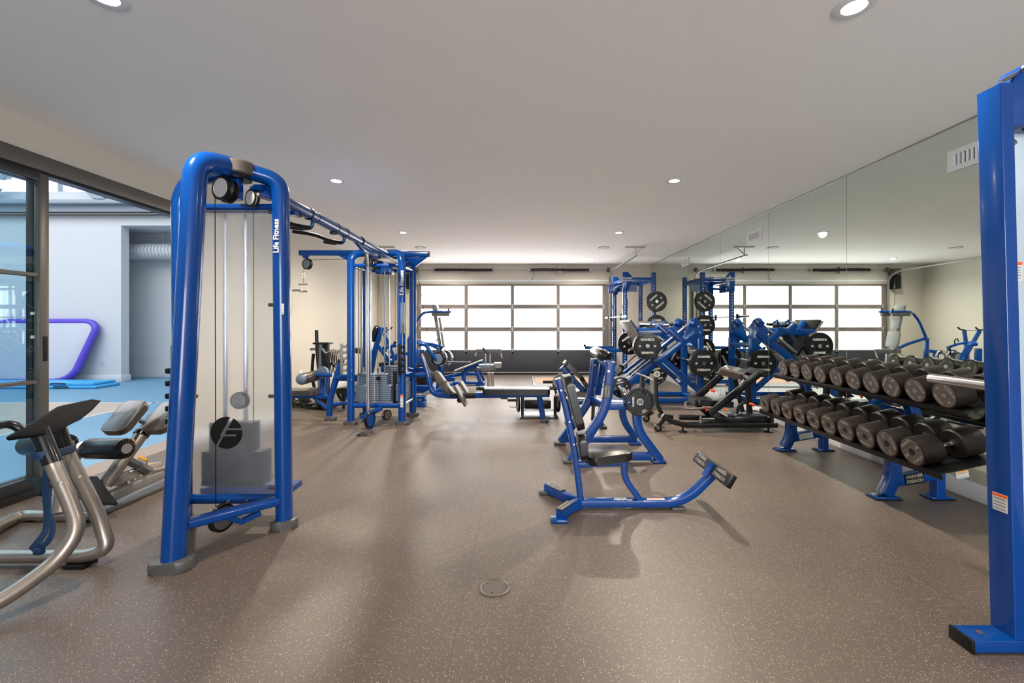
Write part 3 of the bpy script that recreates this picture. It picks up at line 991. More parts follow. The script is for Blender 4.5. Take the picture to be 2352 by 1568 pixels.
# lat arms at the top
A = at(691, 581, 6.4); B = at(806, 581, 6.4)
MB().rect([A, B + V((.1, 0, 0))], .07, .075, (0, 1, 0), r=.02).build('lat_arm', BLUE, T2)
MB().box(A + V((-.006, 0, 0)), (.014, .066, .07)).build('end_cap', BLK, T2)
MB().prism([at(778, 587, 6.4), at(808, 587, 6.4), at(808, 604, 6.4)], (0, 1, 0), .05, .003).build('gusset', BLUE, T2)
MB().box(at(703, 590, 6.4), (.085, .06, .04), bev=.01).build('swivel', BLUE, T2)
pulley(at(706, 606, 6.4), (-.35, -1, 0), .08, T2, .04, WEIGHT)
MB().tube([at(714, 597, 6.4), at(808, 594, 6.4)], .004, n=6).build('cable', BLK, T2)
A = at(985, 584, 6.3); B = at(925, 583, 6.36)
MB().rect([A, B], .07, .075, (0, 1, 0), r=.02).build('lat_arm', BLUE, T2)
MB().box(A + V((.006, 0, 0)), (.014, .066, .07)).build('end_cap', BLK, T2)
MB().prism([at(983, 590, 6.3), at(928, 590, 6.34), at(928, 612, 6.34), at(955, 612, 6.34)], (0, 1, 0), .05, .003).build('gusset', BLUE, T2)
MB().tube([at(957, 612, 6.3), at(991, 815, 6.25)], .003, n=6).build('cable', BLK, T2)
# hook racks on the legs
for X, yy, m in ((X1 + .02, Y0 - .06, BLK), (X0 - .13, Y0 + .1, GPAINT)):
    p = [(X - .05, 1.08), (X + .05, 1.08)]
    z = 1.06
    b = MB()
    b.box((X - .035, yy, .89), (.035, .02, .42), bev=.004)
    for k in range(5):
        b.box((X + .005, yy, 1.06 - k * .083), (.075, .02, .035), bev=.008)
        b.box((X + .036, yy, 1.072 - k * .083), (.016, .02, .05), bev=.005)
    b.build('accessory_rack', m, T2)
MB().box(at(925, 730, 6.0), (.055, .012, .42)).build('instruction_placard', WEIGHT, T2)
MB().box(at(926, 755, 5.995), (.04, .006, .12)).build('instruction_placard', GREY, T2)
chr_text(X1 + .01, Y0 - .054, 1.93, T2, .075)
label((X1 + .01, Y0 - .054, .33), (0, -1, 0), (0, 0, 1), .04, .17, T2, True)
label((X1 + .015, Y0 - .054, 1.62), (0, -1, 0), (0, 0, 1), .03, .06, T2, True)
bolts([(X0 + .03, Y0 - .05, .74), (X0 + .03, Y0 - .05, .62), (X1 - .03, Y0 - .05, .62), (X1 - .03, Y0 - .05, .30)], (0, -1, 0), .011, .015, T2)
# row bench reaching right
ry = 6.30
MB().tube([(X1, ry, .655), at(984, 860, ry), at(986, 862, ry)], .036).build('row_arm', BLUE, T2)
MB().tube([(X1, ry + .1, .72), at(975, 848, ry + .1)], .03).build('row_arm', BLUE, T2)
MB().tube([at(968, 818, ry), at(984, 862, ry), at(992, 905, ry), at(1030, 910, ry), at(1105, 908, ry)], .037, [0, .2, .35, .15, 0]).build('bench_tube', BLUE, T2)
MB().rect([at(969, 812, ry - .05), at(985, 865, ry - .05)], .05, .012, (0, 1, 0)).build('guard_plate', GPAINT, T2)
MB().tube([at(1035, 908, ry), at(1092, 908, ry)], .041).build('grip_sleeve', RUB, T2)
MB().rect([at(1095, 907, ry), at(1262, 905, ry)], .07, .075, (0, 1, 0)).build('bench_rail', BLUE, T2)
MB().pad(at(1186, 897, ry), (1, 0, 0), (0, 1, 0), .94, .30, .075, rnd=.04, bev=.02).build('seat_pad', PAD, T2)
for a, c in ((1094, 1112), (1262, 1284)):
    MB().tube([at(a, 892, ry - .1), at(c, 892, ry - .1)], .02).build('seat_handle', BLK, T2)
MB().rect([at(1239, 911, ry), at(1248, 965, ry)], .06, .075, (0, 1, 0)).build('bench_leg', BLUE, T2)
shoe(flr(1250, 969, 0), T2, .11, .14, .04)
MB().rect([at(1046, 885, ry - .16), at(1071, 930, ry - .16)], .22, .035, (0, 1, 0)).build('footplate', BRONZ, T2)
MB().rect([at(1058, 877, ry + .2), at(1073, 900, ry + .2)], .22, .035, (0, 1, 0)).build('footplate', BRONZ, T2)
MB().cyl(at(1055, 919, ry - .18), at(1060, 919, ry - .1), .035).build('adjuster_knob', BLK, T2)
MB().rect([at(1002, 858, ry + .3), at(1037, 907, ry + .05)], .14, .10, (0, 1, 0)).build('pulley_column', BRONZ, T2)
MB().prism([at(1008, 888, ry - .05), at(1025, 872, ry - .05), at(1028, 900, ry - .05)], (0, 1, 0), .1, .004).build('wedge_guard', BRONZ, T2)
MB().tube([at(1072, 915, ry), at(1095, 913, ry), at(1155, 914, ry)], .006, .05, 6).build('cable', STL, T2)
MB().rect([at(1150, 914, ry), at(1166, 915, ry)], .02, .02, (0, 1, 0)).build('cable_clip', BLK, T2)
# leg station reaching left
ly = 6.42
MB().tube([(X0, ly, .585), at(770, 866, ly)], .05).build('station_arm', BLUE, T2)
MB().sweep(fillet([at(783, 830, ly), at(775, 860, ly), at(757, 920, ly), at(757, 962, ly)], .2, 6), circ(.045, 18), (0, 1, 0)).build('station_leg', BLUE, T2)
MB().cyl(at(782, 832, ly), at(784, 826, ly), .05).build('end_cap', BLK, T2)
shoe(flr(760, 964, 0), T2, .17, .13, .045)
MB().tube([at(757, 929, ly), (X0, ly, .24)], .028).build('brace', BLUE, T2)
MB().tube([at(722, 912, ly), at(753, 941, ly)], .028).build('brace', BLUE, T2)
MB().rect([at(655, 910, ly), at(730, 910, ly), at(755, 912, ly)], .07, .05, (0, 1, 0)).build('seat_rail', BLUE, T2)
MB().pad(at(694, 899, ly), (1, 0, 0), (0, 1, 0), .48, .32, .07, rnd=.05, bev=.02).build('seat_pad', PADB, T2)
MB().rect([at(748, 845, ly + .15), at(742, 910, ly + .1)], .1, .09, (0, 1, 0)).build('pivot_post', BLUE, T2)
MB().lathe([(0, 0), (.085, 0), (.09, .01), (.09, .05), (0, .05)], at(744, 855, ly + .05), (-.2, -1, 0), 30).build('cam_plate', WEIGHT, T2)
MB().tube([at(727, 860, ly - .05), at(762, 861, ly)], .03).build('roller_arm', BLUE, T2)
r1, r2 = at(691, 871, ly - .35), at(727, 862, ly + .1)
MB().cyl(r1, r2, .078, 30, .02).build('roller_pad', PADB, T2)
MB().lathe([(0, -.03), (.04, -.026), (.068, -.008), (.074, .004), (0, .006)], r1, r2 - r1, 30).build('roller_cap', WEIGHT, T2)

# things hanging from / lying by the tower
t = thing('rowing_handle', 'chrome close-grip cable handle hanging from the left arm of the far tower', 'cable handle', at(697, 640, 6.4))
b = MB(); b.tube([at(697, 617, 6.4), at(697, 625, 6.4)], .004, n=6)
b.sweep([at(697, 632, 6.4) + V((.022 * math.cos(a * PI / 6), 0, .05 * math.sin(a * PI / 6))) for a in range(12)], circ(.004, 6), (0, 1, 0), True); b.tube([at(697, 638, 6.4), at(697, 650, 6.4)], .005, n=6); b.build('carabiner', CHR, t)
MB().tube([at(686, 653, 6.4), at(708, 653, 6.4)], .012).build('top_bar', CHR, t)
b = MB(); b.tube([at(687, 653, 6.4), at(687, 666, 6.4)], .006, n=8); b.tube([at(706, 653, 6.4), at(706, 666, 6.4)], .006, n=8); b.build('side_bar', CHR, t)
for y in (6.3, 6.5):
    MB().cyl(at(680, 668, 6.4) + V((0, y - 6.4, 0)), at(716, 668, 6.4) + V((-.1, y - 6.4, 0)), .014, 14).build('grip', STL, t)
t = thing('ankle_strap', 'black ankle strap with steel rings on the floor below the chrome column', 'strap', flr(833, 995))
b = MB(); p0 = flr(822, 997, .012)
b.sweep(fillet([p0, p0 + V((.06, .03, .02)), p0 + V((.13, .0, .01)), p0 + V((.17, .03, .03))], .03), rrect(.04, .01, .003), (0, 1, 0)); b.sweep(fillet([p0 + V((0, -.04, 0)), p0 + V((.07, -.05, .01)), p0 + V((.14, -.02, .02))], .03), rrect(.04, .01, .003), (0, 1, 0)); b.build('webbing', STRAP, t)
b = MB()
for d in (0, .03):
    b.sweep([p0 + V((.19, .03 + d, .04)) + V((.05 * math.cos(a * PI / 6) + .02 * math.sin(a * PI / 6), 0, .035 * math.sin(a * PI / 6) + .02 * math.cos(a * PI / 6))) for a in range(12)], circ(.004, 6), (0, 1, 0), True)
b.build('ring', CHR, t)
# ================================================================ dumbbell rack and dumbbells
DR = thing('dumbbell_rack', 'blue two-tier dumbbell rack with black trays along the mirror wall', 'rack', (2.95, 3.8, 0))
TY0, TY1 = 2.80, 4.93
tilt = math.atan2(.045, .22)


def tray(x, z, depth):
    ux = V((math.cos(tilt), 0, math.sin(tilt)))
    uz = V((-math.sin(tilt), 0, math.cos(tilt)))
    o = V((x, 0, z))
    pr = [o, o + ux * depth, o + ux * depth - uz * .008, o + ux * .012 - uz * .008, o + ux * .012 - uz * .045, o - uz * .045]
    pr = [p + V((0, (TY0 + TY1) / 2, 0)) for p in pr]
    return MB().prism(pr, (0, 1, 0), TY1 - TY0, .002).build('tray', BLK, DR)


tray(2.64, .43, .42); tray(2.80, .82, .40)
for y in (3.50, 4.90 - .08):
    # foot frame, curved front post, rear post
    MB().sweep(fillet([(2.86, y, .03), (2.93, y, .17), (2.93, y, .42)], .12, 8), rrect(.07, .10, .01), (0, 1, 0)).build('front_leg', BLUE, DR)
    MB().rect([(3.28, y, .02), (3.28, y, .42)], .07, .07, (0, 1, 0)).build('rear_leg', BLUE, DR)
    MB().sweep(fillet([(2.88, y, .13), (3.28, y, .2)], .1), rrect(.06, .09, .01), (0, 1, 0)).build('foot_beam', BLUE, DR)
    MB().sweep(fillet([(2.92, y, .40), (3.28, y, .50)], .1), rrect(.06, .08, .01), (0, 1, 0)).build('tray_beam', BLUE, DR)
    MB().sweep(fillet([(3.28, y, .45), (3.10, y, .62), (3.05, y, .80)], .1), rrect(.07, .08, .01), (0, 1, 0)).build('upper_post', BLUE, DR)
    MB().sweep(fillet([(2.88, y, .775), (3.18, y, .84)], .1), rrect(.06, .06, .01), (0, 1, 0)).build('tray_beam', BLUE, DR)
    for x, s in ((2.86, .19), (3.28, .17)):
        MB().box((x, y, .012), (s, .10, .022), bev=.004).build('foot_plate', BLUE, DR)
        MB().box((x, y, .004), (s + .02, .11, .008)).build('foot_pad', BLK, DR)
    label((2.862, y - .0, .118), (-.9, 0, .42), (0.42, 0, .9), .055, .10, DR, True)
# sign plates
def hs_plate(c, n, u, w, h, parent, vertical=False):
    c, n, u = V(c), V(n).normalized(), V(u).normalized()
    r = u.cross(n)
    def quad(dx, dy, ww, hh, lift):
        p = c + r * dx + u * dy + n * lift
        return [p - r * ww / 2 - u * hh / 2, p + r * ww / 2 - u * hh / 2, p + r * ww / 2 + u * hh / 2, p - r * ww / 2 + u * hh / 2]
    s = MB().prism(quad(0, 0, w, h, .002), n, .004).build('name_plate', BLK, parent)
    text([('HAMMER', h * .42, c + u * h * .22 + n * .0045, n, u, .035, w / (h * .42) / 4.6), ('STRENGTH', h * .42, c - u * h * .22 + n * .0045, n, u, .035, w / (h * .42) / 5.5)], 'lettering', SILP, s)
    return s


hs_plate((3.07, 3.467, .165), (0, -1, 0), (-.17, 0, 1), .15, .085, DR)
label((3.07, 4.785, .165), (0, -1, 0), (-.17, 0, 1), .15, .06, DR)
for x, z in ((2.78, .452), (3.02, .845)):
    label((x, TY0 - .002, z - .03), (0, -1, 0), (-.2, 0, 1), .08, .045, DR, True, 2, YEL)

HDR = {}


def dumbbell(R, L, hw, num, rot, name='dumbbell'):
    """axis along x, centred on origin"""
    k = (round(R, 4), num)
    t = thing(name, 'x', 'dumbbell', (0, 0, 0))
    if k in HDR:
        for ch in KIDS(HDR[k]):
            copy_tree(ch, t)
    else:
        HDR[k] = t
        for s in (-1, 1):
            xo, xi = s * L / 2, s * (L / 2 - hw)
            h = MB().lathe([(0, 0), (R - .008, 0), (R - .002, .002), (R, .008), (R, hw - .01), (R - .008, hw), (0, hw)] , (xo, 0, 0), (-s, 0, 0), 40).build('head', DUMB, t)
            MB().lathe([(.022, 0), (R - .010, 0), (R - .011, .0015), (.023, .0015)], (xo, 0, 0), (s, 0, 0), 40).build('end_face', DFACE, h)
            MB().lathe([(0, -.001), (.018, -.001), (.02, .002), (0, .002)], (xo, 0, 0), (s, 0, 0), 20).build('bolt', BLK if num >= 80 else STL, h)
            n = V((s, 0, 0)); u = V((0, 0, 1)); r = u.cross(n)
            f = xo + s * .0022
            its = [('HAMMER', R * .25, (f, 0, R * .62), n, u, .02, .95), ('STRENGTH', R * .25, (f, 0, -R * .62), n, u, .02, .85),
                   (str(num), R * .26, V((f, 0, 0)) - r * R * .62, n, u, .03), (str(num), R * .26, V((f, 0, 0)) + r * R * .62, n, u, .03)]
            text(its, 'lettering', SILP, h)
        MB().tube([(-L / 2 + hw, 0, 0), (L / 2 - hw, 0, 0)], .0165, n=16).build('handle', CHR, t)
        for s in (-1, 1):
            MB().lathe([(.017, 0), (.026, 0), (.026, .012), (.017, .012)], (s * (L / 2 - hw), 0, 0), (-s, 0, 0), 20).build('collar', CHR, t)
    t.rotation_euler = (0, -tilt, 0)
    t.rotation_mode = 'XYZ'
    return t


ordn = ['nearest', 'second', 'third', 'fourth', 'fifth', 'sixth', 'seventh', 'eighth', 'ninth', 'farthest']
lowY = [2.955, 3.16, 3.36, 3.565, 3.765, 3.96, 4.16, 4.355, 4.55, 4.75]
upY = [2.90, 3.115, 3.32, 3.51, 3.70, 3.90, 4.11, 4.30, 4.49, 4.69]
lown = [100, 100, 95, 95, 90, 90, 85, 85, 80, 80]
upn = [75, 75, 70, 70, 65, 65, 60, 60, 55, 55]
random.seed(3)
rots_l = [-.7, 1.25, .15, .1, .1, .1, .1, .15, 1.2, 1.0]
rots_u = [-2.2, -2.2, -1.0, -2.0 + PI * 2, .3, 1.5, -.8, .9, .1, -.9]
for row, Ys, nums, rr, L, hw in (('lower', lowY, lown, rots_l, .42, .15), ('upper', upY, upn, rots_u, .38, .135)):
    for i, y in enumerate(Ys):
        R = (.0945 if row == 'lower' else .0885) - .0006 * i
        t = dumbbell(R, L, hw, nums[i], rr[i])
        ux = V((math.cos(tilt), 0, math.sin(tilt))); uz = V((-math.sin(tilt), 0, math.cos(tilt)))
        o = V((2.64, 0, .43)) if row == 'lower' else V((2.80, 0, .82))
        c = o + ux * (L / 2 - .02) + uz * (R + .001)
        t.location = (c.x, y, c.z)
        t.rotation_euler = (M.Rotation(-tilt, 3, 'Y') @ M.Rotation(rr[i], 3, 'X')).to_euler()
        t['label'] = 'round dark dumbbell marked %d, %s from the near end of the %s tray' % (nums[i], ordn[i], row) if 0 < i < 9 else 'round dark dumbbell marked %d, %s one on the %s tray of the rack' % (nums[i], ordn[i], row)
        t['group'] = 'dumbbells on the %s tray' % row

# ================================================================ tall blue post machine at the right edge
PM = thing('cable_machine', 'tall square blue machine post with base, cut by the right photo edge', 'machine', (2.15, 1.9, 0))
MB().sweep([(2.085, 1.90, .05), (2.025, 1.90, 2.375)], rrect(.10, .055, .006), (0, 1, 0)).build('upright', BLUE, PM)
MB().sweep([(2.125, 1.915, .05), (2.067, 1.915, 2.30)], rrect(.05, .04, .012), (0, 1, 0)).build('inner_channel', BLUE, PM)
MB().box((2.35, 1.893, .030), (.94, .10, .050), bev=.003).build('base_beam', BLUE, PM)
MB().box((1.877, 1.893, .028), (.012, .105, .056), bev=.003).build('end_cap', BLK, PM)
MB().box((2.35, 1.893, .002), (.9, .09, .004)).build('base_pad', RUB, PM)
MB().lathe([(0, 0), (.011, 0), (.011, .004), (0, .005)], (1.955, 1.895, .055), (0, 0, 1), 16).build('bolt', BRONZ, PM)
MB().prism([(2.05, 1.90, 2.20), (2.05, 1.90, 2.375), (2.06, 1.90, 2.39), (2.10, 1.90, 2.455), (2.16, 1.90, 2.47), (2.45, 1.90, 2.47), (2.45, 1.90, 2.20)], (0, 1, 0), .09, .004).build('top_plate', BLUE, PM)
bolts([(2.085, 1.84, 2.43), (2.14, 1.83, 2.36)], (0, -1, 0), .014, .02, PM, BRONZ)
MB().tube([(2.03, 1.88, 2.395), (2.10, 1.86, 2.43)], .008, n=8).build('pin', BRONZ, PM)
pulley((2.17, 1.87, 2.24), (0, -1, 0), .06, PM, .04, BLK)
pn = MB().box((2.37, 1.945, 1.20), (.56, .008, 2.14)).build('shroud_panel', FROST2, PM)
label((2.155, 1.940, 1.60), (0, -1, 0), (0, 0, 1), .07, .085, PM, True, 5)
for z in (2.16, 1.70, 1.18, .67, .10):
    MB().cyl((2.145, 1.95, z), (2.145, 1.93, z), .013, 14, .003).build('bolt', STL, PM)
label((2.0415, 1.893, .61), (-1, 0, -.0258), (-.0258, 0, 1), .06, .075, PM, True, 4)
MB().cyl((2.25, 2.44, 1.073), (2.25, 1.80, 1.073), .0255, 28, .003).build('storage_peg', STL, PM)
MB().rect([(2.25, 1.90, 1.073), (2.6, 1.90, 1.073)], .06, .06, (0, 1, 0)).build('peg_bracket', BLUE, PM)
MB().rect([(2.62, 1.90, .05), (2.62, 1.90, 2.3)], .06, .08, (0, 1, 0)).build('upright', BLUE, PM)
# ================================================================ seated utility bench in front
UB = thing('utility_bench', 'blue upright seat bench with black pads and a raised footrest, front of the room', 'bench', (.75, 3.3, 0))
y = 3.30
P = lambda a, b_, yy=None: at(a, b_, yy if yy else y)
MB().sweep(fillet([P(1281, 869), P(1302, 945), P(1320, 1040), P(1334, 1152)], .3, 6), rrect(.06, .045, .006), (0, 1, 0)).build('back_post', BLUE, UB)
MB().sweep(fillet([(.43, y, .045), (1.21, y, .045), (1.44, y, .275)], .22, 10), rrect(.075, .05, .006), (0, 1, 0)).build('base_beam', BLUE, UB)
MB().sweep(fillet([P(1433, 1058), P(1434, 1098), P(1472, 1150)], .12, 8), rrect(.06, .045, .006), (0, 1, 0)).build('seat_post', BLUE, UB)
MB().sweep([P(1324, 1066), P(1440, 1059)], rrect(.056, .043, .006), (0, 1, 0)).build('seat_beam', BLUE, UB)
d = (P(1333, 983) - P(1302, 862))
MB().pad(P(1317, 922), d, (0, 1, 0), d.length, .26, .055, taper=.95, rnd=.06, bev=.018).build('back_pad', PAD, UB)
d = (P(1341, 1049) - P(1334, 993))
MB().pad(P(1337, 1021), d, (0, 1, 0), d.length + .01, .24, .055, rnd=.05, bev=.018).build('lumbar_pad', PAD, UB)
sd = P(1446, 1040) - P(1350, 1050)
MB().pad(P(1398, 1045), sd, (0, 1, 0), .33, .27, .06, taper=.72, rnd=.06, bev=.02).build('seat_pad', PAD, UB)
label(P(1352, 1059.5) + V((0, -.034, .002)), (0, -.2, 1), (-.1, 1, 0), .055, .025, UB)
# legs
for e, nm in (((.205, 3.60), 0), ((.265, 3.09), 1)):
    a = V((.45, y, .045)); b_ = V((e[0], e[1], .045))
    mid = V((.36, y + (.08 if not nm else -.08), .045))
    MB().sweep(fillet([a, mid, b_], .08, 6), rrect(.07, .05, .006), (0, 0, 1)).build('foot_beam', BLUE, UB)
    MB().box(b_ + V((.0, 0, -.033)), (.12, .09, .024), bev=.008).build('foot_pad', GREY if not nm else BLUE, UB)
    dd = (b_ - mid).normalized()
    cc = mid * .45 + b_ * .55 + V((0, 0, .037))
    nx = V((0, 0, 1)); ux = dd.cross(nx)
    if ux.x > 0: ux = -ux
    hs_plate(cc, (0, 0, 1), V((dd.y, -dd.x, 0)) * (-1 if nm else 1), .17, .06, UB)
MB().box((1.16, y, .01), (.10, .09, .02), bev=.004).build('foot_pad', GREY, UB)
# raised footrest
fc = V((1.425, 3.30, .30))
fn = V((-.87, 0, .5)); fu = V((.5, 0, .87))
q = [fc + fu * a + fn * b_ for a, b_ in rrect(.095, .04, .008)]
MB().prism(q, (0, 1, 0), .58, .003).build('footrest', BLK, UB)
for yy, w_ in ((3.14, .22), (3.47, .22)):
    c = fc + V((0, yy - 3.3, 0)) + fn * .021
    text([('HAMMER', .034, c + fu * .02, fn, fu, .03), ('STRENGTH', .034, c - fu * .02, fn, fu, .03)], 'lettering', SILP, UB)
MB().box(fc + V((-.018, 0, -.022)), (.055, .07, .11), M.Rotation(.52, 4, 'Y')).build('footrest_bracket', BLUE, UB)
text([('HAMMER', .022, V((.74, y + .012, .0712)), (0, 0, 1), (0, 1, 0), .03), ('STRENGTH', .022, V((.74, y - .014, .0712)), (0, 0, 1), (0, 1, 0), .03)], 'lettering', WHT, UB)
label((1.0, y, .0706), (0, 0, 1), (0, 1, 0), .13, .035, UB, True)
bolts([P(1289, 896, y - .035), P(1308, 968, y - .035), P(1318, 1020, y - .035)], (0, -1, 0), .007, .006, UB)

# ================================================================ calf machine behind it
CM = thing('calf_machine', 'blue plate-loaded leg machine with roller pads on four splayed legs behind the bench', 'machine', (.95, 4.7, 0))
yn, yf = 4.40, 5.06


def leg_(pts, yy, w=.075, h=.075, nm='leg'):
    return MB().sweep(fillet([at(a, b_, yy) for a, b_ in pts], .18, 8), rrect(w, h, .008), (0, 1, 0)).build(nm, BLUE, CM)


leg_([(1403, 832), (1394, 935), (1345, 1010), (1312, 1056)], yn, .07, .085)
leg_([(1461, 930), (1463, 985), (1515, 1055)], yn, .07, .085)
leg_([(1366, 824), (1357, 915), (1325, 962), (1288, 1014)], yf, .07, .085)
leg_([(1428, 920), (1430, 965), (1460, 1006)], yf, .07, .075)
MB().rect([at(1385, 830, 4.75), at(1372, 905, 4.8)], .06, .06, (0, 1, 0)).build('centre_post', BLUE, CM)
MB().rect([at(1335, 1047, yn), at(1495, 1047, yn)], .06, .075, (0, 1, 0)).build('lower_beam', BLUE, CM)
MB().rect([at(1300, 1008, yf), at(1462, 1008, yf)], .06, .07, (0, 1, 0)).build('lower_beam', BLUE, CM)
MB().rect([at(1392, 931, yn), at(1470, 931, yn)], .06, .075, (0, 1, 0)).build('upper_beam', BLUE, CM)
MB().rect([at(1357, 925, yf), at(1432, 925, yf)], .06, .07, (0, 1, 0)).build('upper_beam', BLUE, CM)
MB().rect([at(1396, 835, yn), at(1370, 822, yf)], .07, .05, (0, 0, 1)).build('top_beam', BLUE, CM)
MB().rect([at(1462, 935, yn), at(1430, 925, yf)], .06, .06, (0, 0, 1)).build('side_beam', BLUE, CM)
MB().rect([at(1395, 931, yn), at(1362, 915, yf)], .06, .06, (0, 0, 1)).build('side_beam', BLUE, CM)
for a, b_, yy in ((1309, 1062, yn), (1512, 1062, yn), (1286, 1019, yf), (1458, 1019, yf)):
    p = flr(a, b_); p.y = yy; p.x = (a - CX) * yy / F
    MB().box(p + V((0, 0, .014)), (.13, .10, .028), bev=.005).build('foot_plate', BLUE if a > 1450 else GREY, CM)
    MB().box(p + V((0, 0, .004)), (.135, .105, .008)).build('foot_pad', BLK, CM)
MB().cyl(at(1367, 807, 5.15), at(1388, 818, 4.62), .062, 28, .02).build('roller_pad', PADB, CM)
MB().cyl(at(1380, 813, 4.58), at(1400, 822, 4.5), .06, 28, .02).build('roller_pad', PAD, CM)
MB().sweep([at(1408, 836, 4.6), at(1414, 852, 4.6), at(1425, 850, 4.6), at(1428, 838, 4.6)], circ(.035, 12), (0, 1, 0)).build('knee_pad', PAD, CM)
MB().pad(at(1414, 846, 4.65), (.6, 0, -.8), (0, 1, 0), .14, .2, .07, rnd=.03).build('thigh_pad', PAD, CM)
hs_plate(at(1395, 899, yn - .043), (0, -1, 0), (-1, 0, .05), .125, .062, CM)
MB().tube([at(1400, 922, yn + .02), at(1460, 922, yn + .02)], .014).build('axle', CHR, CM)
MB().tube([at(1425, 890, 4.8), at(1438, 909, 4.4)], .018).build('weight_horn', CHR, CM)
MB().rect([at(1429, 893, 4.7), at(1436, 908, 4.55)], .03, .05, (0, 1, 0)).build('crank', GPAINT, CM)
MB().rect([at(1400, 897, 4.85), at(1428, 893, 4.85)], .12, .05, (0, 1, 0)).build('lever', BLK, CM)
MB().tube([at(1366, 889, 5.0), at(1367, 911, 5.0)], .014).build('pin_tube', CHR, CM)
MB().rect([at(1363, 926, 5.0), at(1361, 965, 5.0)], .05, .03, (0, 1, 0)).build('counterweight_arm', BLK, CM)
bolts([at(1398, 852, yn - .043), at(1367, 838, yf - .043)], (0, -1, 0), .012, .008, CM)
MB().tube([at(1440, 909, 4.42), at(1470, 921, 4.40), at(1469, 921.5, 4.31)], .02).build('weight_horn', CHR, CM)
MB().tube([at(1440, 905, 4.42), at(1463, 925, 4.42), at(1462, 935, 4.42)], .02).build('weight_horn_bracket', BLUE, CM)


# ================================================================ weight plates
def grip_plate(c, ax, r, th, label_, num=None, rot=0., group=None, words=True, m=BLK, holes=3, white=False, name='weight_plate'):
    """iron/rubber grip plate: rim, hub and web with kidney holes; ax faces the viewer"""
    c, ax = V(c), V(ax).normalized()
    t = thing(name, label_, 'weight plate', c, group)
    bk = -ax
    up = V((0, 0, 1)); rt = up.cross(ax)
    up = M.Rotation(rot, 3, ax) @ up; rt = M.Rotation(rot, 3, ax) @ rt
    MB().lathe([(r * .82, -th * .38), (r * .86, -th / 2), (r * .96, -th / 2), (r, -th * .36), (r, th * .36), (r * .96, th / 2), (r * .86, th / 2), (r * .82, th * .38), (r * .82, -th * .38)], c, ax, 48).build('rim', m, t)
    h = MB().lathe([(.026, -th / 2), (r * .24, -th / 2), (r * .28, -th * .3), (r * .28, th * .3), (r * .24, th / 2), (.026, th / 2), (.026, -th / 2)], c, ax, 32).build('hub', m, t)
    b = MB()
    n = holes if holes else 1
    if holes:
        gap = .30
        for k in range(n):
            a0, a1 = 2 * PI * k / n + PI / 2 + gap, 2 * PI * (k + 1) / n + PI / 2 - gap
            o = []
            S_ = 12
            for q_ in range(S_ + 1):
                a = a0 + (a1 - a0) * q_ / S_
                o.append(c + (rt * math.cos(a) + up * math.sin(a)) * r * .84)
            for q_ in range(S_, -1, -1):
                a = a0 + (a1 - a0) * q_ / S_
                o.append(c + (rt * math.cos(a) + up * math.sin(a)) * r * .26)
            b.prism(o, ax, th * .5)
        # inner bridge so each opening is a kidney near the rim
        b.lathe([(r * .2, -th * .21), (r * .60, -th * .21), (r * .60, th * .21), (r * .2, th * .21)], c, ax, 40)
    else:
        b.lathe([(.026, -th * .3), (r * .85, -th * .3), (r * .85, th * .3), (.026, th * .3)], c, ax, 40)
    b.build('web', m, t)
    MB().lathe([(.024, -th / 2 - .001), (.034, -th / 2 - .001), (.034, th / 2 + .002), (.024, th / 2 + .002)], c, ax, 24).build('sleeve_ring', CHR, t)
    f = c + ax * (th * .3 + .0015)
    s = r * .22
    its = []
    if words:
        its = [('HAMMER', s, f + up * r * .48, ax, up, .05, 1.0), ('STRENGTH', s, f - up * r * .48, ax, up, .05, .9)]
    if holes and words:
        f = c + ax * (th * .25 + .0015)
        its = [('HAMMER', r * .17, f + up * r * .45, ax, up, .05, 1.0)]
    if num:
        its += [(str(num), s * .85, f - rt * r * .55, ax, up, .05), (str(num), s * .85, f + rt * r * .55, ax, up, .05)]
    if its: text(its, 'lettering', WHT, t)
    if white:
        g = MB().lathe([(.03, 0), (r * .33, 0), (r * .33, .002), (.03, .002)], c + ax * th * .5, ax, 32).build('hub_disc', WHT, t)
    return t


G1 = 'plates on the blue leg machine'
grip_plate(at(1469, 922, 4.325), (0, -1, 0), .140, .03, 'black spoked weight plate, larger one on the right horn of the blue leg machine', None, PI / 2, G1)
grip_plate(at(1426, 889, 4.80), (0, -1, 0), .112, .03, 'small black weight plate partly behind the name plate of the leg machine', 10, .2, G1)

# ================================================================ black hack machine by the mirror
HM = thing('hack_machine', 'low black folding bench machine with brown pads and orange handles beside the dumbbell rack', 'machine', (2.5, 5.8, 0))
a, b_, c_ = 5.62, 6.12, 5.85
for yy in (a, b_):
    MB().sweep(fillet([at(1522, 953, yy), at(1536, 965, yy), at(1572, 976, yy), at(1784 if yy == a else 1750, 976 if yy == a else 962, yy)], .08, 5), rrect(.06, .06, .008), (0, 1, 0)).build('floor_rail', BLK, HM)
MB().sweep(fillet([at(1506, 866, c_), at(1507, 928, c_), at(1524, 955, c_), at(1545, 957, c_)], .1, 6), rrect(.06, .045, .008), (0, 1, 0)).build('front_post', BLK, HM)
MB().rect([at(1475, 862, 6.3), at(1475, 925, 6.3), at(1500, 950, 6.2)], .05, .05, (0, 1, 0), .1).build('front_post', BLK, HM)
MB().tube([at(1455, 855, 6.2), at(1482, 864, 6.1), at(1512, 880, 5.9)], .012).build('top_rail', STL, HM)
MB().rect([at(1497, 858, 6.25), at(1497, 905, 6.25)], .02, .05, (0, 1, 0)).build('strut', GPAINT, HM)
MB().rect([at(1478, 861, 6.3), at(1478, 925, 6.3)], .02, .03, (0, 1, 0)).build('strut', STL, HM)
MB().rect([at(1482, 918, 6.2), at(1498, 918, 6.2)], .02, .10, (0, 1, 0)).build('lower_panel', GPAINT, HM)
